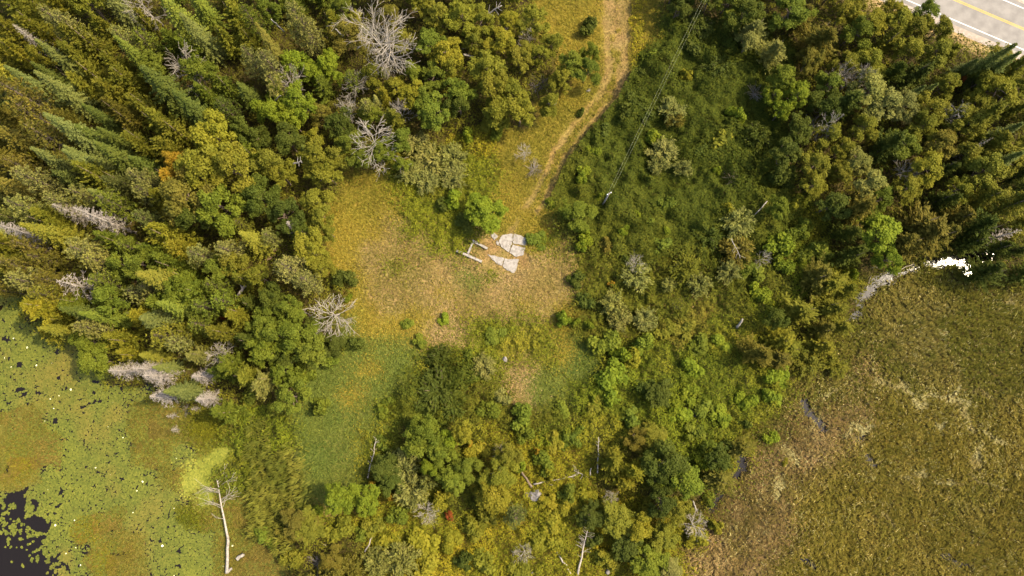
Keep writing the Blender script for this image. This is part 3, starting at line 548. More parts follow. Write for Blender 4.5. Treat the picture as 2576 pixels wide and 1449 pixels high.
(3, 1): """B 700 130 140 k;B 840 60 95 g;B 830 310 160 l 9;B 760 200 80 g;F 1180 230 210 k 11;F 1320 330 130 k;F 1080 380 120 k;F 1640 290 150 d 12;F 1540 380 110 d;B 1600 60 110 o;B 1800 110 140 o;V 1915 285 95 w 10;U 100 400 120 l 4.5;U 210 330 90 g 4;U 330 430 120 g 4;U 200 110 100 y 4;
F 380 650 140 k 8;F 520 690 140 o 8;F 620 750 90 o 7;F 300 890 140 o 8;F 480 850 120 o 8;F 560 980 100 o 7;F 420 1050 110 k 7;F 400 1140 110 y 6;F 100 1130 135 y 7;F 200 1190 100 o 6;F 90 1260 110 k 6;B 30 960 90 d;U 640 620 60 l 4;U 260 240 90 g 4;B 460 100 120 d;B 560 300 100 d 6;
F 1760 420 90 d 8;F 1880 430 80 d 8;B 1300 60 90 d;B 60 100 90 g;U 130 540 90 l 3.5;U 420 480 80 g 3;N 300 1290 110 o 3;N 500 1300 100 o 2.6;U 60 1390 100 l 2.5""",
(0, 2): """V 1250 245 40 w 4;V 1435 190 35 w 3.5;V 1285 350 38 w 3;K 1400 190 60 w .8;U 1900 100 80 d 3""",
(1, 2): """U 490 170 75 g 3.5;B 820 850 105 l 6;U 870 765 30 a 5;B 1260 350 120 g 8;B 1240 470 115 g 8;B 1350 420 100 g 7;B 1400 520 95 g 7;B 1560 390 85 y 8;B 1480 430 75 l 7;U 1600 440 36 a 4;B 1290 620 70 l 6;B 1480 680 115 g 6;B 1580 640 95 g 6;N 1100 640 130 p 4.5;N 1180 790 140 p 5;
N 1290 740 70 p 5;B 980 640 110 d 5;B 1010 740 90 d 5;D 1290 950 90 w 5;U 1020 850 38 a 4;U 1400 890 80 y 4;U 1460 990 38 r 2;U 1080 1000 80 g 3;B 1800 850 140 y 7;U 1730 920 60 y 6;B 1850 650 125 o 7;B 1890 540 90 o 7;K 1850 510 75 w 2;B 300 1050 115 k 5;B 410 1100 120 o 5;U 620 1090 110 o 3.5;
U 450 970 55 l 2.5;U 1250 1200 110 y 2.5;U 1270 1370 110 y 3;N 900 1350 110 p 3.5;N 1100 1340 130 p 4;N 720 1410 110 k 3.5;K 460 1350 80 w 1.2;B 570 1340 90 k 4;U 900 1060 90 o 2.5;U 1660 520 90 y 2.5;U 1620 760 80 y 2.5;U 1750 1000 90 o 3;U 1640 1100 110 o 3;N 1380 60 190 d 3.2;N 1300 130 120 d 2.8;N 1480 170 110 d 3;
U 940 470 70 g 2;U 1000 120 60 g 1.6;U 930 200 60 g 1.8;U 1770 200 90 g 3;U 1850 120 80 p 3;U 1500 210 50 l 2;U 200 1150 90 k 3;U 60 1180 100 g 3;U 1000 1200 90 y 2;U 1450 1180 90 y 2.2;U 800 1140 70 g 2.4;U 1560 1330 80 d 3;U 1700 1370 100 o 3;U 280 1330 90 o 3""",
(2, 2): """U 80 600 62 l 3.5;U 190 510 30 a 2.5;F 760 610 125 y 7;F 830 740 95 y 6;D 745 850 60 w 4;U 740 730 24 r 3;B 1180 570 165 d 9;B 1300 720 140 g 8;B 1100 700 100 d 7;B 1570 590 100 d 6;F 1760 470 105 k 6;F 1590 740 115 k 6;D 1370 1080 115 w 5;B 830 1030 120 o 6;B 960 1100 110 y 6;B 1150 1120 105 o 5;
B 600 980 90 d 5;B 1070 400 105 o 5;B 950 400 90 k 5;B 1110 100 105 d 5;U 740 60 115 l 3;U 640 170 95 o 2.5;U 1400 1150 100 y 3;U 1530 1080 60 y 2.5;P 30 1020 110 b 8;D 95 1270 70 w 4;B 860 1260 105 d 5;B 1050 1350 130 g 6;B 1190 1390 90 p 5;U 300 1050 110 y 2.2;U 400 900 90 y 2.2;U 250 900 80 y 2;
U 560 850 90 y 2.5;U 420 820 70 g 3;U 60 240 100 g 3.5;U 110 380 80 g 3.5;U 300 420 90 y 2;U 450 400 100 g 2;U 230 600 90 g 3;U 280 680 60 y 3;U 900 250 100 g 2.6;U 1000 330 80 o 2.6;U 1280 220 90 l 2.2;U 1450 150 110 g 2.2;U 1600 250 100 l 2.2;U 1780 150 90 l 2.4;U 1750 290 60 d 2.5;U 1400 350 90 g 2.4;U 1490 480 80 g 2.5;
U 400 200 90 g 2;U 520 330 70 g 2;U 1650 470 70 d 3;U 700 950 100 o 3;U 1010 950 80 o 3;U 700 1330 100 o 3;U 180 1190 90 y 2.4;U 330 1180 80 y 2.2;U 60 1400 80 o 2;U 620 1200 80 d 3;U 1440 600 70 l 4;U 1000 30 80 d 3;U 1350 60 90 l 2.2;K 1350 260 75 w 1;U 1480 880 60 g 2""",
(3, 2): """U 40 100 90 l 2.2;U 30 400 60 l 2;U 140 590 36 y 1.2""",
}
LEAFTONE = dict(o=(132, 126, 44), g=(116, 122, 42), l=(130, 138, 40), y=(146, 136, 44), d=(90, 96, 36), p=(146, 140, 78), b=(112, 114, 60), a=(172, 138, 48), k=(124, 112, 46), r=(156, 84, 46), w=(150, 130, 110))
TALL = dict(B=(2.35, 2.6), F=(2.6, 2.6), D=(1.9, 3.5), E=(2, 5), U=(1.2, .6), N=(1.2, .8), K=(.6, .5), R=(.5, .4), S=(5, 2), P=(3.2, 2), X=(5, 2), V=(4, 2))
PLANTS = []                                            # dict per plant
def add_plant(k, X, Y, r3, tone, h=None, extra=False):
    rp = r3/3.0                                        # survey units
    tipk = k in 'SPXV'
    rm = rp*(ALT-5)/FPX
    if h is None:
        h = TALL[k][0]*rm+TALL[k][1]
        if k in 'BF' and X < 800 and Y < 800: h += 4.0*min(1, (800-X)/300)
    zc = h if tipk else (.6*h if k in 'BFDE' else .5*h)
    rm = rp*(ALT-zc*.7)/FPX
    p = at(X, Y, zc); cx, cyy = pix(p[0], p[1], .6*h if tipk else zc)
    PLANTS.append(dict(k=k, x=float(p[0]), y=float(p[1]), h=h, r=rm, tone=tone, X=float(cx), Y=float(cyy), rp=rp, extra=extra))
for (ci, ri), txt in SURVEY.items():
    for e in txt.replace('\n', '').split(';'):
        q = e.split()
        if len(q) < 5: continue
        add_plant(q[0], 644*ci+float(q[1])/3, 483*ri+float(q[2])/3, float(q[3]), q[4], float(q[5]) if len(q) > 5 else None)
KR = random.Random(5)
for p in PLANTS:
    if p['k'] == 'B':
        v = KR.random(); left = p['X'] < 640 and p['Y'] < 960; up = 640 <= p['X'] < 1000 and p['Y'] < 330; right = p['X'] > 1950 and p['Y'] < 640
        if p['rp'] > 50 or p['tone'] in 'al': continue
        if left and v < .8:
            p['k'] = 'S' if (v < .30 and p['X'] < 520) else 'F' if (v < .55 or p['tone'] in 'oy') else 'P'
            if p['k'] == 'S': p['tone'] = KR.choice('dbog'); p['h'] += 4
        elif up and v < .35: p['k'] = 'F'
        elif right and v < .42 and p['tone'] in 'okd': p['k'] = 'F'
        if p['k'] != 'B': p['h'] = max(p['h'], 2.9*p['r']+3.5)
# woodland between the surveyed crowns
n_manual = len(PLANTS)
gxx, gyy = np.meshgrid(np.arange(-20, 2610, 21.0), np.arange(-30, 1480, 21.0)); cand = np.stack([gxx.ravel(), gyy.ravel()], -1)+rng.uniform(-9, 9, (gxx.size, 2)); rng.shuffle(cand)
cand = cand[(cover_at(cand[:, 0], cand[:, 1], 12.0) == CI['f']) & ~((cand[:, 1] < 190) & (cand[:, 0] > 2210+1.75*np.maximum(cand[:, 1], -60)))]
occ = np.array([(p['X'], p['Y'], p['rp']) for p in PLANTS]); man = [p for p in PLANTS if p['k'] in 'BFSP']; mxy = np.array([(p['X'], p['Y']) for p in man])
for x, y in cand:
    if np.min(np.hypot(occ[:, 0]-x, occ[:, 1]-y)-occ[:, 2]*1.05) < 13: continue
    near = man[int(np.argmin(np.hypot(mxy[:, 0]-x, mxy[:, 1]-y)))]
    k = near['k']; rr = rng.uniform(85, 125)
    if x < 560 and y < 700 and k in 'BF' and rng.random() < .6: k = 'S'
    if k in 'SP': k = rng.choice(list('FFSP'))
    if k in 'SP': add_plant(k, x+(x-NADIR[0])*.05, y+(y-NADIR[1])*.05, rr*.9, near['tone'], rng.uniform(10, 14), True)
    else: add_plant(k, x, y, rr, near['tone'], None, True)
    q = PLANTS[-1]; occ = np.vstack([occ, (q['X'], q['Y'], q['rp'])])
import collections; print('plants', n_manual, len(PLANTS), collections.Counter(p['k'] for p in PLANTS))

# ------------------------------------------------------------------ labels that single each plant out
LANDMARKS = [((1285, 625), 'the pale concrete slab'), ((1185, 632), 'the weathered beam frame'), ((1524, 495), 'the utility pole'), ((970, 110), 'the big two-stemmed bare tree'),
 ((940, 365), 'the bare tree above the clearing'), ((832, 787), 'the bare tree left of the meadow'), ((265, 565), 'the tall dead spruce'), ((45, 590), 'the dead spruce on the left edge'),
 ((2400, 60), 'the highway'), ((2540, 150), 'the spruces at the highway shoulder'), ((2210, 715), 'the stream pool'), ((2208, 590), 'the lime tree by the stream'), ((440, 405), 'the orange tree'),
 ((1104, 990), 'the dark dome shrubs'), ((1350, 1248), 'the boulder with fallen log'), ((570, 1340), 'the long white fallen tree'), ((500, 1200), 'the yellow duckweed'), ((60, 1370), 'the open pond water'),
 ((1540, 60), 'the sandy track at the top'), ((1480, 250), 'the bend of the track'), ((1400, 430), 'the lower track'), ((1845, 445), 'the grey brush heap in the thicket'), ((215, 715), 'the sparse dead tree on the left'),
 ((400, 950), 'the dead spruces on the pond shore'), ((0, 0), 'the top left corner'), ((2576, 420), 'the middle right edge'), ((605, 720), 'the white log in the forest'), ((240, 560), 'the tall dead spruce'),
 ((480, 180), 'the bare crown among green leaves'), ((750, 700), 'the big pale pine'), ((560, 450), 'the large round broadleaf crown'), ((1745, 1325), 'the white bare tree by the marsh'), ((1470, 1380), 'the long dead stem at the bottom'),
 ((930, 1155), 'the thin dead stem in the meadow'), ((1150, 1095), 'the bright yellow tree'), ((1640, 350), 'the overhead wires'), ((1860, 815), 'the grey snag'), ((2140, 200), 'the grey bare twigs at the top right'),
 ((2000, 300), 'the wood beside the thicket'), ((2200, 330), 'the dark gap in the right wood'), ((1300, 40), 'the birch stems at the top'), ((300, 10), 'the bare branches at the top left'), ((1860, 1170), 'the small marsh pool'),
 ((60, 200), 'the upper left edge'), ((300, 300), 'the row of upper left spruces'), ((700, 330), 'the leaning dead tree'), ((2400, 300), 'the right end of the wood'), ((1250, 800), 'the tan meadow'), ((1750, 950), 'the green scrub'), ((1950, 900), 'the golden cedars by the marsh')]
TONEW = dict(o='golden olive', g='mid green', l='bright lime green', y='yellow green', d='dark green', p='pale green', b='blue green', a='orange', k='brownish olive', r='red', w='grey')
KINDW = dict(B=('broadleaf_tree', 'broadleaf tree', 'tree'), F=('cedar_tree', 'feathery cedar', 'tree'), S=('spruce_tree', 'pointed spruce', 'spruce'), P=('pine_tree', 'fluffy pine', 'pine'),
             D=('bare_tree', 'bare dead tree', 'dead tree'), E=('bare_tree', 'bare dead tree', 'dead tree'), X=('dead_spruce', 'dead twiggy spruce', 'dead spruce'), V=('dead_spruce', 'sparse dead spruce', 'dead spruce'),
             U=('leafy_shrub', 'leafy shrub', 'shrub'), N=('willow_shrub', 'willow shrub', 'shrub'), K=('brush_heap', 'bare twig heap', 'brush'), R=('brush_heap', 'brown dead brush heap', 'brush'))
ORD0 = ['nearest', 'second nearest', 'third nearest', 'fourth nearest', 'fifth nearest', 'sixth nearest', 'seventh nearest', 'eighth nearest', 'ninth nearest', 'tenth nearest', 'eleventh nearest', 'twelfth nearest']
ORD = ORD0+[w+' nearest' for w in ('thirteenth', 'fourteenth', 'fifteenth', 'sixteenth', 'seventeenth', 'eighteenth', 'nineteenth', 'twentieth')]
def way(dx, dy):
    v = 'above' if dy < -.5*abs(dx) else 'below' if dy > .5*abs(dx) else ''
    s = 'right' if dx > .5*abs(dy) else 'left' if dx < -.5*abs(dy) else ''
    return {('above', ''): 'above', ('below', ''): 'below', ('', 'left'): 'left of', ('', 'right'): 'right of'}.get((v, s), v+' '+s+' of')
buckets = {}
for p in PLANTS:
    (lx, ly), ln = min(LANDMARKS, key=lambda q: (q[0][0]-p['X'])**2+(q[0][1]-p['Y'])**2)
    dx, dy = p['X']-lx, p['Y']-ly; dist = math.hypot(dx, dy)
    rel = 'at' if dist < 22 else way(dx, dy)
    desc = (TONEW[p['tone']]+' ' if p['k'] not in 'KR' else '')+KINDW[p['k']][1]
    buckets.setdefault((desc, rel, ln), []).append((dist, id(p), p))
for (desc, rel, ln), lst in buckets.items():
    lst.sort(key=lambda t: t[:2])
    for i, (dist, _, p) in enumerate(lst):
        p['label'] = (desc if len(lst) == 1 else ORD[min(i, 19)]+' '+desc)+' '+rel+' '+ln
        while len(p['label'].split()) > 16 and ' the ' in p['label']: p['label'] = p['label'][::-1].replace(' the '[::-1], ' ', 1)[::-1]
        if p['k'] == 'E': p['label'] = 'biggest bare grey dead tree with two stems, in the upper wood'
for k_, X_, Y_, lab in [('D', 940, 365, 'bare grey dead tree at the upper tip of the clearing'), ('D', 832, 787, 'bare pale dead tree spreading over the left side of the meadow'), ('X', 265, 570, 'tall pale dead spruce, the longest twiggy grey tree in the left wood'),
 ('X', 45, 590, 'pale dead spruce cut by the left picture edge'), ('V', 215, 715, 'sparse dead spruce with long bare side branches above the lily pond'), ('B', 2208, 588, 'bright lime green broadleaf tree overhanging the stream pool'), ('B', 443, 406, 'orange broadleaf tree beside the large round crown'),
 ('P', 750, 700, 'large pale blue green pine left of the meadow'), ('B', 1164, 1096, 'bright yellow broadleaf tree beside a bigger green one, lower centre'), ('D', 1745, 1326, 'white bare dead tree at the marsh edge near the bottom'), ('D', 473, 180, 'bare grey crown rising among green leaves at upper left'),
 ('N', 1104, 986, 'largest dark green dome shrub in the lower meadow'), ('K', 1848, 450, 'grey bare twig heap in the middle of the dark thicket'), ('B', 1229, 540, 'lime green broadleaf tree just above the beam frame'), ('B', 550, 446, 'large round golden olive crown in the left wood'), ('U', 1480, 63, 'dark green shrub alone beside the sandy track at the top'),
 ('U', 2408, 203, 'small red leaved shrub among trees near the highway')]:
    q = min((p for p in PLANTS if p['k'] == k_), key=lambda p: (p['X']-X_)**2+(p['Y']-Y_)**2); q['label'] = lab
for p in PLANTS:
    k = p['k']; vi = rng.integers(len(LIB[k])); h0, r0, m1, m2 = LIB[k][vi]
    p['z'] = float(ground_z(np.array([p['x']]), np.array([p['y']]))[0])
    z0 = max(p['z'], WZ-.2)
    name, word, cat = KINDW[k]; gname = dict(B='broadleaf trees', F='cedars', S='spruces', P='pines', D='bare dead trees', E='bare dead trees', X='dead spruces', V='dead spruces', U='leafy shrubs', N='willow shrubs', K='heaps of dead brush', R='heaps of dead brush')[k]
    c = alb(LEAFTONE[p['tone']])*rng.uniform(.88, 1.12); c = c*np.array([rng.uniform(.95, 1.05), 1, rng.uniform(.9, 1.1)])
    sx = p['r']*dict(B=1.1, F=1.12, S=1.1, X=1.15).get(k, 1)/r0; sc = (sx*rng.uniform(.93, 1.07), sx*rng.uniform(.93, 1.07), p['h']/h0)
    if m1 is None:
        o = link(name, m2, None, (p['x'], p['y'], z0))
        o.color = (*c, 1)
    else:
        o = link(name, None, None, (p['x'], p['y'], z0)); o.empty_display_size = .3
        link('trunk', m1, o); cr = link('crown' if k in 'BFSP' else ('branches' if k in 'DE' else 'twigs'), m2, o); cr.color = (*c, 1)
    o.rotation_euler = (0, 0, rng.random()*6.283); o.scale = sc
    tag(o, p['label'], cat, gname)

# ------------------------------------------------------------------ ground cover (stuff)
xy = np.stack([rng.uniform(-104, 112, 2_300_000), rng.uniform(-46, 86, 2_300_000)], -1)      # about 80 candidates per square metre
SX, SY = pix(xy[:, 0], xy[:, 1], 0.3)
keep = (SX > -70) & (SX < PW+70) & (SY > -70) & (SY < PH+60); xy = xy[keep]; SX = SX[keep]; SY = SY[keep]
so = (xy[:, 0]-wa[0])*rn_[0]+(xy[:, 1]-wa[1])*rn_[1]; keep = so < -3.0+.9*(fbm(xy[:, 0], xy[:, 1], 2.2, 31)-.5)*3; xy = xy[keep]
hz, cc, SX, SY, dwat = fields(xy[:, 0], xy[:, 1]); gz = ground_z(xy[:, 0], xy[:, 1])
sg = np.where((SX < 600) & (SY > 760), 20.0, np.where(np.isin(cc, [CI[k] for k in 'mMn']), 30.0, np.where(np.isin(cc, [CI[k] for k in 'ghGw']) & (SY > 430), 20.0, 9.0))); cj = cover_at(SX+rng.normal(0, 1, len(xy))*sg, SY+rng.normal(0, 1, len(xy))*sg)
cc = np.where(np.isin(cc, [CI[k] for k in 'ofqdt']), cc, np.where(np.isin(cj, [CI['o'], CI['t']]), cc, cj))
area = (216*132); dens0 = 2_300_000/area
TRACKS = [[(1545, -40), (1540, 60), (1545, 160), (1500, 250), (1455, 330), (1415, 420), (1360, 490), (1320, 560)]]
SLABS = [[(1262, 592), (1290, 588), (1288, 612), (1280, 634), (1262, 622), (1255, 606)], [(1292.5, 588.5), (1310, 592), (1327, 598), (1322, 620), (1290.5, 612)], [(1290, 615), (1321, 623), (1317, 641), (1300, 646), (1282, 636)],
 [(1226, 640), (1245, 643), (1268, 649), (1262, 668), (1250, 664)], [(1270, 650), (1306, 652), (1300, 672), (1293, 688), (1272, 678), (1264.5, 669)], [(1234, 592), (1246, 586), (1253, 594), (1243, 604)], [(1248, 606), (1253, 608), (1258, 618), (1250, 616)]]
on_slab = np.zeros(len(SX), bool)
for q_ in SLABS: on_slab |= inside(SX, SY, q_)
on_slab &= rng.random(len(SX)) < .93
# per code: (object, per m2, kind, length, width, height, lump size, tones)
SPEC = dict(
 f=('forest_undergrowth', 34, 'leaf', .28, .22, 3.0, 2.8, [(104, 104, 36), (122, 116, 38), (96, 90, 34)]),
 h=('meadow_grass', 60, 'blade', .48, .085, .36, 2.2, [(170, 146, 62), (156, 136, 54), (130, 120, 46)]),
 g=('meadow_grass', 60, 'blade', .48, .085, .36, 2.2, [(188, 156, 118), (170, 142, 94), (134, 120, 62)]),
 t=('meadow_grass', 28, 'blade', .36, .08, .18, 1.6, [(166, 136, 96), (152, 128, 76), (130, 118, 54)]),
 G=('green_grass', 64, 'blade', .44, .085, .36, 2.2, [(108, 118, 54), (120, 124, 56), (96, 110, 50)]),
 w=('raspberry_weeds', 56, 'leaf', .26, .22, .9, 1.4, [(126, 124, 34), (112, 114, 32), (146, 132, 46)]),
 y=('goldenrod_brush', 56, 'leaf', .25, .2, 1.3, 1.7, [(142, 130, 36), (122, 120, 34), (164, 144, 40)]),
 v=('green_scrub', 60, 'leaf', .26, .21, 1.6, 2.1, [(122, 126, 34), (104, 110, 32), (142, 132, 42)]),
 W=('dense_thicket', 72, 'lance', .44, .18, 2.6, 4.6, [(84, 92, 28), (98, 98, 32), (76, 84, 26)]),
 B=('mixed_brush', 60, 'lance', .38, .17, 1.7, 2.3, [(110, 106, 36), (98, 100, 32), (132, 118, 48)]),
 c=('cattail_reeds', 64, 'reed', 1.1, .12, 1.9, .9, [(106, 108, 38), (126, 120, 52), (88, 92, 34)]),
 s=('pond_sedge', 38, 'blade', .5, .075, .25, 1.4, [(134, 118, 50), (118, 108, 44), (138, 114, 60)]),
 a=('pond_sedge', 50, 'blade', .45, .07, .18, 2, [(140, 116, 36), (128, 112, 34), (138, 130, 34)]),
 k=('pond_sedge', 70, 'blade', .60, .08, .5, 1.5, [(116, 114, 26), (104, 106, 26), (128, 120, 30)]),
 m=('marsh_sedge', 80, 'sedge', .80, .09, .45, .9, [(142, 124, 56), (126, 114, 48), (154, 134, 68)]),
 M=('marsh_sedge', 76, 'sedge', .75, .09, .45, .9, [(174, 144, 106), (152, 124, 84), (122, 106, 56)]),
 n=('marsh_sedge', 80, 'sedge', .70, .10, .45, .9, [(124, 114, 48), (110, 106, 42), (146, 128, 70)]),
 q=('marsh_sedge', 80, 'sedge', .62, .10, .3, .8, [(206, 190, 146), (184, 164, 116), (146, 126, 74)]),
)
BATCH = {}
for code, (oname, per, kind, ln, wd, hh, lump, tones) in SPEC.items():
    sel = np.where((cc == CI[code]) & (rng.random(len(xy)) < per/dens0) & (~on_slab) & ((dwat > 0) | ((dwat > -9) & (rng.random(len(xy)) < .25))))[0]
    if not len(sel): continue
    x = xy[sel, 0]; y = xy[sel, 1]; z0 = gz[sel]; m = len(sel)
    if kind in ('sedge', 'reed', 'blade'):
        tc = dict(sedge=.62, reed=.8, blade=.42)[kind]; pull = dict(sedge=.62, reed=.6, blade=.4)[kind]
        wxx = x*.83+y*.56+2.2*tc*(vnoise(x, y, 2.3, 80)-.5); wyy = y*.83-x*.56+2.2*tc*(vnoise(x, y, 2.3, 81)-.5); ix = np.floor(wxx/tc); iy = np.floor(wyy/tc); hx = _lat[(ix*3+iy*7).astype(int) & 255, (iy*5+ix).astype(int) & 255]; hy = _lat[(ix*11+iy).astype(int) & 255, (iy*13+ix*2).astype(int) & 255]
        ou = wxx-(ix+hx)*tc; ov = wyy-(iy+hy)*tc; ox = ou*.83-ov*.56; oy = ou*.56+ov*.83; x = x-ox*pull; y = y-oy*pull; tuft = hx*hy+.4*hx
    big = fbm(x, y, lump, 40); small = vnoise(x, y, lump*.35, 41); patch = fbm(x, y, lump*5, 43+CODES.index(code))
    ton = np.array([alb(t) for t in tones]); u = np.clip((patch-.34)/.32, 0, 1)*.75+.25*rng.random(m); u = np.clip(u, 0, .999)*2
    i0 = np.minimum(u.astype(int), 1); f = (u-i0)[:, None]; col = ton[i0]*(1-f)+ton[i0+1]*f
    rz = rng.normal(size=(m, 3))
    if kind in ('leaf', 'lance'):
        thin = 1.0
        prof = np.clip((big-.28)/.36, 0.06, 1)**.8*(.7+.55*small)
        if code == 'f': prof *= .8
        z = z0+hh*prof*(.62+.38*rng.random(m)**.5)
        e = .25; gxn = -(fbm(x+e, y, lump, 40)-fbm(x-e, y, lump, 40))/(2*e)*hh*2.2; gyn = -(fbm(x, y+e, lump, 40)-fbm(x, y-e, lump, 40))/(2*e)*hh*2.2
        nr = norm(np.stack([gxn, gyn, np.ones(m)], -1)+.36*rz); ax = norm(np.cross(nr, rng.normal(size=(m, 3)))); s = rng.uniform(.65, 1.35, m)
        V = leaf_quads(np.stack([x, y, z], -1), ax, nr, ln*s, wd*s)
    else:
        s = rng.uniform(.6, 1.3, m); th = rng.random(m)*6.283
        flow = (fbm(x, y, 9, 51)-.5)*5+2.2
        if kind == 'blade': ax = np.stack([np.cos(th), np.sin(th), rng.uniform(.3, 1.0, m)], -1)
        elif kind == 'reed': ax = np.stack([-.75+.35*np.cos(th), -.15+.35*np.sin(th), rng.uniform(.5, 1.0, m)], -1)
        else: ax = np.stack([np.cos(flow)*.9+.55*np.cos(th), np.sin(flow)*.9+.55*np.sin(th), rng.uniform(.25, .9, m)], -1)
        ax = norm(ax); lift = np.clip((big-.3)/.4, 0, 1)*hh*.6
        ax = norm(ax+np.stack([ox, oy, 0*ox], -1)*(.8/tc)); lift = lift+hh*.45*tuft; s = s*(.75+.4*tuft)
        c0 = np.stack([x, y, z0+lift], -1)+ax*(ln*s)[:, None]*.42
        side = norm(np.stack([-ax[:, 1], ax[:, 0], np.zeros(m)], -1)+.25*rz); nr = np.cross(ax, side)
        nr = norm(np.where(nr[:, 2:] < 0, -nr, nr)); V = leaf_quads(c0, ax, nr, ln*s, wd*rng.uniform(.7, 1.4, m))
    if kind == 'sedge': pale = (rng.random(m) < .02+.08*(vnoise(x, y, 1.6, 90) > .66)); col[pale] = alb((206, 186, 138))
    BATCH.setdefault(oname, []).append((V, col*rng.uniform(.85, 1.15, (m, 1))))
STUFF = dict(forest_undergrowth=('low leafy undergrowth on the dark forest floor', 'undergrowth'), meadow_grass=('tan and golden dry grass of the clearing and track', 'grass'), green_grass=('short green grass in the lower meadow', 'grass'),
 raspberry_weeds=('green weed patches around the concrete slab and meadow rim', 'weeds'), goldenrod_brush=('yellow green goldenrod brush along the bottom edge', 'brush'), green_scrub=('bright green scrub between thicket and marsh', 'scrub'),
 dense_thicket=('dense dark green thicket right of the sandy track', 'thicket'), mixed_brush=('mixed olive brush below the dark thicket', 'brush'), cattail_reeds=('leaning green cattails between pond and lower meadow', 'reeds'),
 pond_sedge=('brownish sedge growing through the lily pond', 'sedge'), marsh_sedge=('golden brown sedge covering the marsh on the right', 'sedge'))
for oname, parts in BATCH.items():
    V = np.concatenate([p[0] for p in parts]); col = np.concatenate([p[1] for p in parts]); nf = len(col)
    me = np_mesh(oname, V, np.full(nf, 4), np.arange(nf*4), M_COVER, rng.random(nf), col)
    tag(link(oname, me), STUFF[oname][0], STUFF[oname][1], None, 'stuff'); print(oname, nf)
# lily pads and duckweed: small floating discs
sel = np.where((cc == CI['l']) & (rng.random(len(xy)) < 46/dens0))[0]
sel2 = np.where(np.isin(cc, [CI['o'], CI['l']]) & inside(SX, SY, OPEN) & (rng.random(len(xy)) < 40/dens0))[0]
dop = seg_dist(SX[sel2], SY[sel2], OPEN[1:9]); nz = fbm(xy[sel2, 0], xy[sel2, 1], 2.0, 60); nz2 = vnoise(xy[sel2, 0], xy[sel2, 1], .45, 63); sel2 = sel2[nz*.35+nz2*.65 > .44+dop/300]
sel = sel[(~inside(SX[sel], SY[sel], OPEN)) & (fbm(xy[sel, 0], xy[sel, 1], 2.2, 61) > .22)]; g2 = vnoise(xy[sel, 0], xy[sel, 1], .55, 68); g3 = fbm(xy[sel, 0], xy[sel, 1], 4, 69); sel = sel[g2 > .10+.6*np.clip(.45-g3, 0, 1)]
sel3 = np.where(np.isin(cc, [CI['s'], CI['a']]) & (vnoise(xy[:, 0], xy[:, 1], 2.5, 62) > .42) & (rng.random(len(xy)) < 24/dens0))[0]
def discs(name, sel, rad, tones, z, label, cat, k=6, flower=0):
    m = len(sel); ang = np.arange(k)*2*math.pi/k; r = rad*rng.uniform(.6, 1.3, m); rot = rng.random(m)*6.28
    tilt = rng.normal(0, .06, (m, 2)); dx = np.cos(ang[None]+rot[:, None])*r[:, None]; dy = np.sin(ang[None]+rot[:, None])*r[:, None]
    dz = dx*tilt[:, :1]+dy*tilt[:, 1:]
    V = np.stack([xy[sel, 0][:, None]+dx, xy[sel, 1][:, None]+dy, np.maximum(z, gz[sel]+.01)[:, None]+rng.uniform(.012, .035, m)[:, None]+dz+0*dx], -1).reshape(-1, 3)
    ton = np.array([alb(t) for t in tones]); patch = fbm(xy[sel, 0], xy[sel, 1], 7, 66); u = np.clip((patch-.34)/.32*.7+.3*rng.random(m), 0, .999)*2; i0 = np.minimum(u.astype(int), 1); f = (u-i0)[:, None]; col = ton[i0]*(1-f)+ton[i0+1]*f
    if flower: col[rng.random(m) < flower] = (.62, .6, .38)
    me = np_mesh(name, V, np.full(m, k), np.arange(m*k), M_PAD, rng.random(m), col); tag(link(name, me), label, cat, None, 'stuff'); print(name, m)
discs('lily_pads', np.concatenate([sel, sel2, sel3]), .16, [(104, 104, 44), (94, 96, 42), (112, 102, 48)], WZ, 'olive green lily pads crowding the pond at lower left', 'lily pads', 6, .0008)
sel = np.where((cc == CI['d']) & (rng.random(len(xy)) < 60/dens0) & (fbm(xy[:, 0], xy[:, 1], 1.8, 64) > .36))[0]
discs('duckweed', sel, .16, [(126, 124, 52), (116, 116, 46), (136, 132, 60)], WZ+.06, 'pale yellow green duckweed film beside the cattails', 'duckweed', 5)

# ------------------------------------------------------------------ slab, beams
def prism(name, poly, z0, z1, mat, parent=None):
    P = [at(X, Y, z1) for X, Y in poly]; n = len(P); V = [(p[0], p[1], z1) for p in P]+[(p[0]*1.0, p[1], z0) for p in P]
    A = Acc(); A.faces(V, [tuple(range(n))[::-1], tuple(range(n, 2*n))]+[(i, (i+1) % n, n+(i+1) % n, n+i) for i in range(n)])
    me = A.mesh(name, mat, False, False)
    return link(name, me, parent)
def ragged(poly, amp=3.0, n=4):
    out = []
    for (ax, ay), (bx, by) in zip(poly, poly[1:]+poly[:1]):
        for t in np.arange(n)/n: out.append((ax+(bx-ax)*t+rng.normal(0, amp)*(t > 0), ay+(by-ay)*t+rng.normal(0, amp)*(t > 0)))
    return out
sl = link('concrete_slab', None, None, tuple(at(1285.0, 620.0))); tag(sl, 'broken flat pale concrete slab in several pieces at the track end', 'slab')
for poly in SLABS:
    o = prism('slab_piece', ragged(poly, 1.1, 4), -.1, .14+rng.uniform(0, .06), M_CONC, None); o.parent = sl; o.matrix_parent_inverse = Matrix.Translation(-Vector(sl.location))
bf = link('beam_frame', None, None, tuple(at(1185.0, 632.0))); tag(bf, 'weathered grey beams laid as an open frame left of the slab', 'beams')
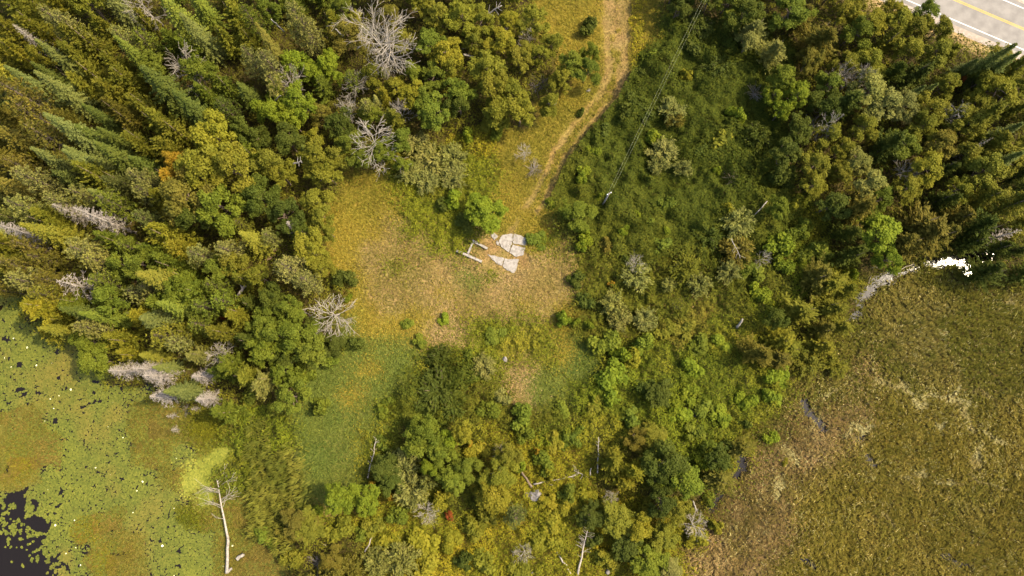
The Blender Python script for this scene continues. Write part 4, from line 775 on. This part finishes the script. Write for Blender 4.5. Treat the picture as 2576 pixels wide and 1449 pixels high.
for (a0, a1, hw, hz_) in [((1148, 630), (1212, 658), .33, .42), ((1177, 638), (1191, 606), .26, .34), ((1188, 605), (1226, 625), .30, .42)]:
    p = at(*map(float, a0), .6); q = at(*map(float, a1), .6); d = q-p; d[2] = 0; L = np.linalg.norm(d); e = d/L; sd = np.array([-e[1], e[0], 0]); A = Acc(); n = 7; V = []
    for i in range(n+1):
        c = p+d*(i/n); w0 = hw*.62*(1+rng.normal(0, .07)); z1 = .62+rng.normal(0, .025); V += [c-sd*w0+[0, 0, -.7-0*z1], c-sd*w0+[0, 0, z1-.6], c+sd*w0+[0, 0, z1-.6+rng.normal(0, .02)], c+sd*w0+[0, 0, -.7]]
    A.faces(V, [(4*i+j, 4*i+(j+1) % 4, 4*i+4+(j+1) % 4, 4*i+4+j) for i in range(n) for j in range(4)]+[(3, 2, 1, 0), (4*n, 4*n+1, 4*n+2, 4*n+3)])
    o = link('beam', A.mesh('beam', M_BEAM, False, False), bf); o.matrix_parent_inverse = Matrix.Translation(-Vector(bf.location))

# ------------------------------------------------------------------ utility pole and wires
def pole(loc, h, name_label):
    r = link('utility_pole', None, None, loc); A = Acc(); A.tube([[0, 0, -.5], [0, 0, h*.5], [0, 0, h]], [.17, .15, .12], 9); link('post', A.mesh('post', M_BEAM, False), r)
    A = Acc(); A.box((0, 0, h-.35), (.5, .05, .06)); link('crossarm', A.mesh('crossarm', M_BEAM, False, False), r)
    for s in (-.35, .35):
        A = Acc(); A.tube([[s, 0, h-.29], [s, 0, h-.2], [s, 0, h-.08]], [.05, .10, .05], 7); link('insulator', A.mesh('insulator', M_PORC, False), r)
    A = Acc(); A.tube([[.12, .14, h-1.5], [.12, .14, h-.9]], [.14, .14], 8); link('transformer', A.mesh('transformer', M_STEEL, False), r)
    tag(r, name_label, 'pole', 'utility poles'); return r
ph = 8.0; pt = at(1533.0, 486.0, ph); far = at(1835.0, -130.0, ph+1)
pole((pt[0], pt[1], 0), ph, 'weathered wooden utility pole standing in the dark thicket').rotation_euler = (0, 0, .5)
pole((far[0], far[1], 0), ph+1, 'wooden utility pole beyond the top edge carrying the far wire ends').rotation_euler = (0, 0, .5)
for s, sag, lab in ((-.35, 1.6, 'left overhead wire running from the pole to the top edge'), (.35, 1.0, 'right overhead wire running from the pole to the top edge')):
    A = Acc(); off = np.array([math.cos(.5)*s, math.sin(.5)*s]); P = []
    for t in np.linspace(0, 1, 25):
        e = pt*(1-t)+far*t; P.append((e[0]+off[0]*(1+t*.3), e[1]+off[1]*(1+t*.3), ph-.06+t-sag*4*t*(1-t)))
    A.tube(P, [.008]*25, 4); tag(link('overhead_wire', A.mesh('wire', M_STEEL, False)), lab, 'wire', 'overhead wires')

# ------------------------------------------------------------------ logs, stems, rocks
def log(a, b, r0, r1, mat, label, za=.25, zb=.25, branches=0, twig=.8, name='fallen_log', cat='log', two=False, depth=0):
    p = at(float(a[0]), float(a[1]), za); q = at(float(b[0]), float(b[1]), zb); n = 7; P = p+(q-p)*np.linspace(0, 1, n)[:, None]
    gzz = ground_z(P[:, 0], P[:, 1]); P[:, 2] = np.maximum(P[:, 2], gzz+r0*.4); P[1:-1] += rng.normal(0, .05, (n-2, 3)); base = P[0].copy(); P = P-base
    root = link(name, None, None, tuple(base)); T = Acc(); T.tube(P, np.linspace(r0, r1, n), 8); link('stem', T.mesh('stem', mat, False), root)
    if branches:
        B = Acc(); ax = norm(q-p)
        for k in range(branches):
            t = rng.uniform(.3, 1); c = P[0]+(P[-1]-P[0])*t; sd = np.array([-ax[1], ax[0], 0])*(1 if k % 2 else -1); d = norm(ax*rng.uniform(.2, .9)+sd+np.array([0, 0, rng.uniform(-.05, .5)]))
            grow(B, c, d, twig*rng.uniform(.5, 1.2), max(.03, r1*.8), depth, .6, 4, .12, .02, 0)
        link('branches', B.mesh('branches', mat, False), root)
    tag(root, label, cat, 'logs and fallen stems'); return root
log((570, 1442), (573, 1350), .26, .21, M_BIRCH, 'long white fallen tree trunk with bare crown beside the cattails', .4, .6)
big = log((573, 1352), (545, 1205), .20, .05, M_DEAD, 'grey forked upper stem lying beyond the white fallen trunk', .7, 1.0, 16, 3.0, depth=1)
log((595, 1408), (612, 1394), .30, .26, M_BIRCH, 'short thick cut log right of the white fallen trunk', .3, .3)
log((572, 1438), (584, 1430), .24, .20, M_BIRCH, 'small pale log piece at the foot of the white fallen trunk', .25, .25)
log((925, 1203), (947, 1104), .13, .05, M_DEAD, 'thin grey dead stem lying across the lower meadow weeds', .9, 1.2, 12, .8)
log((1453, 1446), (1482, 1312), .20, .04, M_DEAD, 'long dead conifer stem with stub branches at the bottom edge', .5, 2.0, 34, 1.3)
log((1399, 1384), (1436, 1443), .16, .10, M_DEAD, 'bare fallen log slanting left of the long dead stem', .4, .6)
log((1503, 1190), (1506, 1100), .13, .05, M_BIRCH, 'upright-looking pale dead stem above the boulder clearing', 1.2, 2.2, 8, .5)
log((1484, 1203), (1487, 1178), .12, .08, M_DEAD, 'short grey stump beside the pale dead stem', .5, 1.2)
log((1342, 1218), (1448, 1196), .16, .05, M_DEAD, 'tan fallen log running right from the boulder', .6, .8, 6, 1.2)
log((1338, 1226), (1294, 1160), .22, .12, M_BARK, 'dark fallen trunk running up left from the boulder', .5, .6)
log((1478, 1200), (1444, 1184), .06, .03, M_DEAD, 'forked grey branch lying near the short stump', .6, .8, 7, 1.2)
log((1733, 1287), (1703, 1254), .17, .10, M_BIRCH, 'pale leaning stem left of a pair above the white bare tree', 1.0, 2.0)
log((1752, 1284), (1743, 1260), .14, .10, M_BIRCH, 'pale leaning stem right of a pair above the white bare tree', 1.0, 2.2)
log((1854, 824), (1868, 803), .24, .16, M_DEAD, 'grey broken snag beside the golden cedars', .8, 2.6, name='snag', cat='snag')
log((597, 744), (628, 696), .20, .08, M_BIRCH, 'white split log lying on the dark forest floor', 3.0, 4.5, 6, 1.0)
log((604, 740), (630, 702), .14, .07, M_BIRCH, 'thin white log right beside the split one', 3.0, 4.0)
log((590, 808), (598, 796), .16, .12, M_BIRCH, 'short pale log below the white split log', 2.5, 3.0)
log((1163, 122), (1212, 109), .16, .08, M_BIRCH, 'upper of two white birch logs in the wood left of the track', 3, 3.5)
log((1166, 137), (1192, 143), .20, .16, M_BIRCH, 'lower short birch log in the wood left of the track', 3, 3)
log((1212, 42), (1262, 14), .18, .08, M_BIRCH, 'white leaning birch stem near the top edge', 4, 7, 7, 1.4)
log((714, 79), (682, 48), .13, .08, M_BIRCH, 'slim white birch stem between the upper pines', 8, 12)
log((863, 90), (844, 73), .13, .09, M_BIRCH, 'slim white stem left of the biggest bare tree', 7, 10)
log((690, 255), (706, 240), .10, .06, M_BIRCH, 'pale stem piece above the leaning dead tree', 6, 8)
log((738, 412), (758, 405), .14, .08, M_BIRCH, 'white broken branch above the large round crown', 8, 9, 5, .9)
log((1930, 506), (1885, 555), .10, .05, M_BIRCH, 'pale thin log on the edge of the dark wood', 2.0, 1.5)
log((1840, 600), (1862, 650), .07, .04, M_DEAD, 'thin white bent stem hanging over willow shrubs', 4, 4, 5, 1.2)
log((2180, 725), (2192, 692), .07, .04, M_DEAD, 'thin stick lying in the stream pool', .0, .15)
log((2240, 690), (2300, 662), .08, .05, M_DEAD, 'dark thin log along the stream bank', .1, .2)
log((820, 1372), (803, 1364), .12, .08, M_BIRCH, 'small tan log in brush near the bottom edge', .9, 1.0)
log((836, 1340), (826, 1358), .10, .06, M_BIRCH, 'curved tan stem in brush right of the bottom thicket', 1.0, 1.2)
log((918, 1388), (936, 1352), .13, .08, M_DEAD, 'grey leaning stem in the goldenrod brush', 1.0, 1.4)
log((2188, 672), (2212, 674), .11, .09, M_DEAD, 'pale curved root on the stream bank under the lime tree', .3, .35, 3, .8)
def rock(X, Y, rp, label, flat=.6, mat=None):
    rm = rp*(ALT)/FPX; p = at(float(X), float(Y), rm*.3); z = float(ground_z(np.array([p[0]]), np.array([p[1]]))[0]); A = Acc(); nu, nv = 10, 6; V = []; fr = rng.normal(size=(4, 3))
    for j in range(nv+1):
        for i in range(nu):
            th = 2*math.pi*i/nu; ph_ = math.pi*j/nv; d = np.array([math.cos(th)*math.sin(ph_), math.sin(th)*math.sin(ph_), math.cos(ph_)])
            s = 1+.16*sum(math.sin(2.1*(d @ f)+k) for k, f in enumerate(fr)); V.append(d*rm*s*np.array([1.1, .85, flat]))
    A.faces(V, [(j*nu+i, (j+1)*nu+i, (j+1)*nu+(i+1) % nu, j*nu+(i+1) % nu) for j in range(nv) for i in range(nu)])
    o = link('boulder', A.mesh('boulder', mat or M_ROCK, False, False), None, (p[0], p[1], z+rm*flat*.6)); tag(o, label, 'boulder', 'boulders'); o.rotation_euler = (0, 0, rng.random()*6); return o
rock(1350, 1249, 17, 'largest grey boulder beside the fallen trunk'); rock(1328, 1246, 9, 'small dark boulder left of the largest one', .5)
rock(1391, 259, 12, 'grey boulder left of the track bend'); rock(1270, 905, 7, 'small pale stone on the lower meadow rim'); rock(1528, 1438, 6, 'small grey stone near the bottom edge')
rock(1480, 228, 5, 'tiny pale stone at the track edge below the tree'); rock(1532, 1303, 6, 'pale stone left of the white bare tree'); rock(1337, 1441, 6, 'brown stone at the bottom edge')
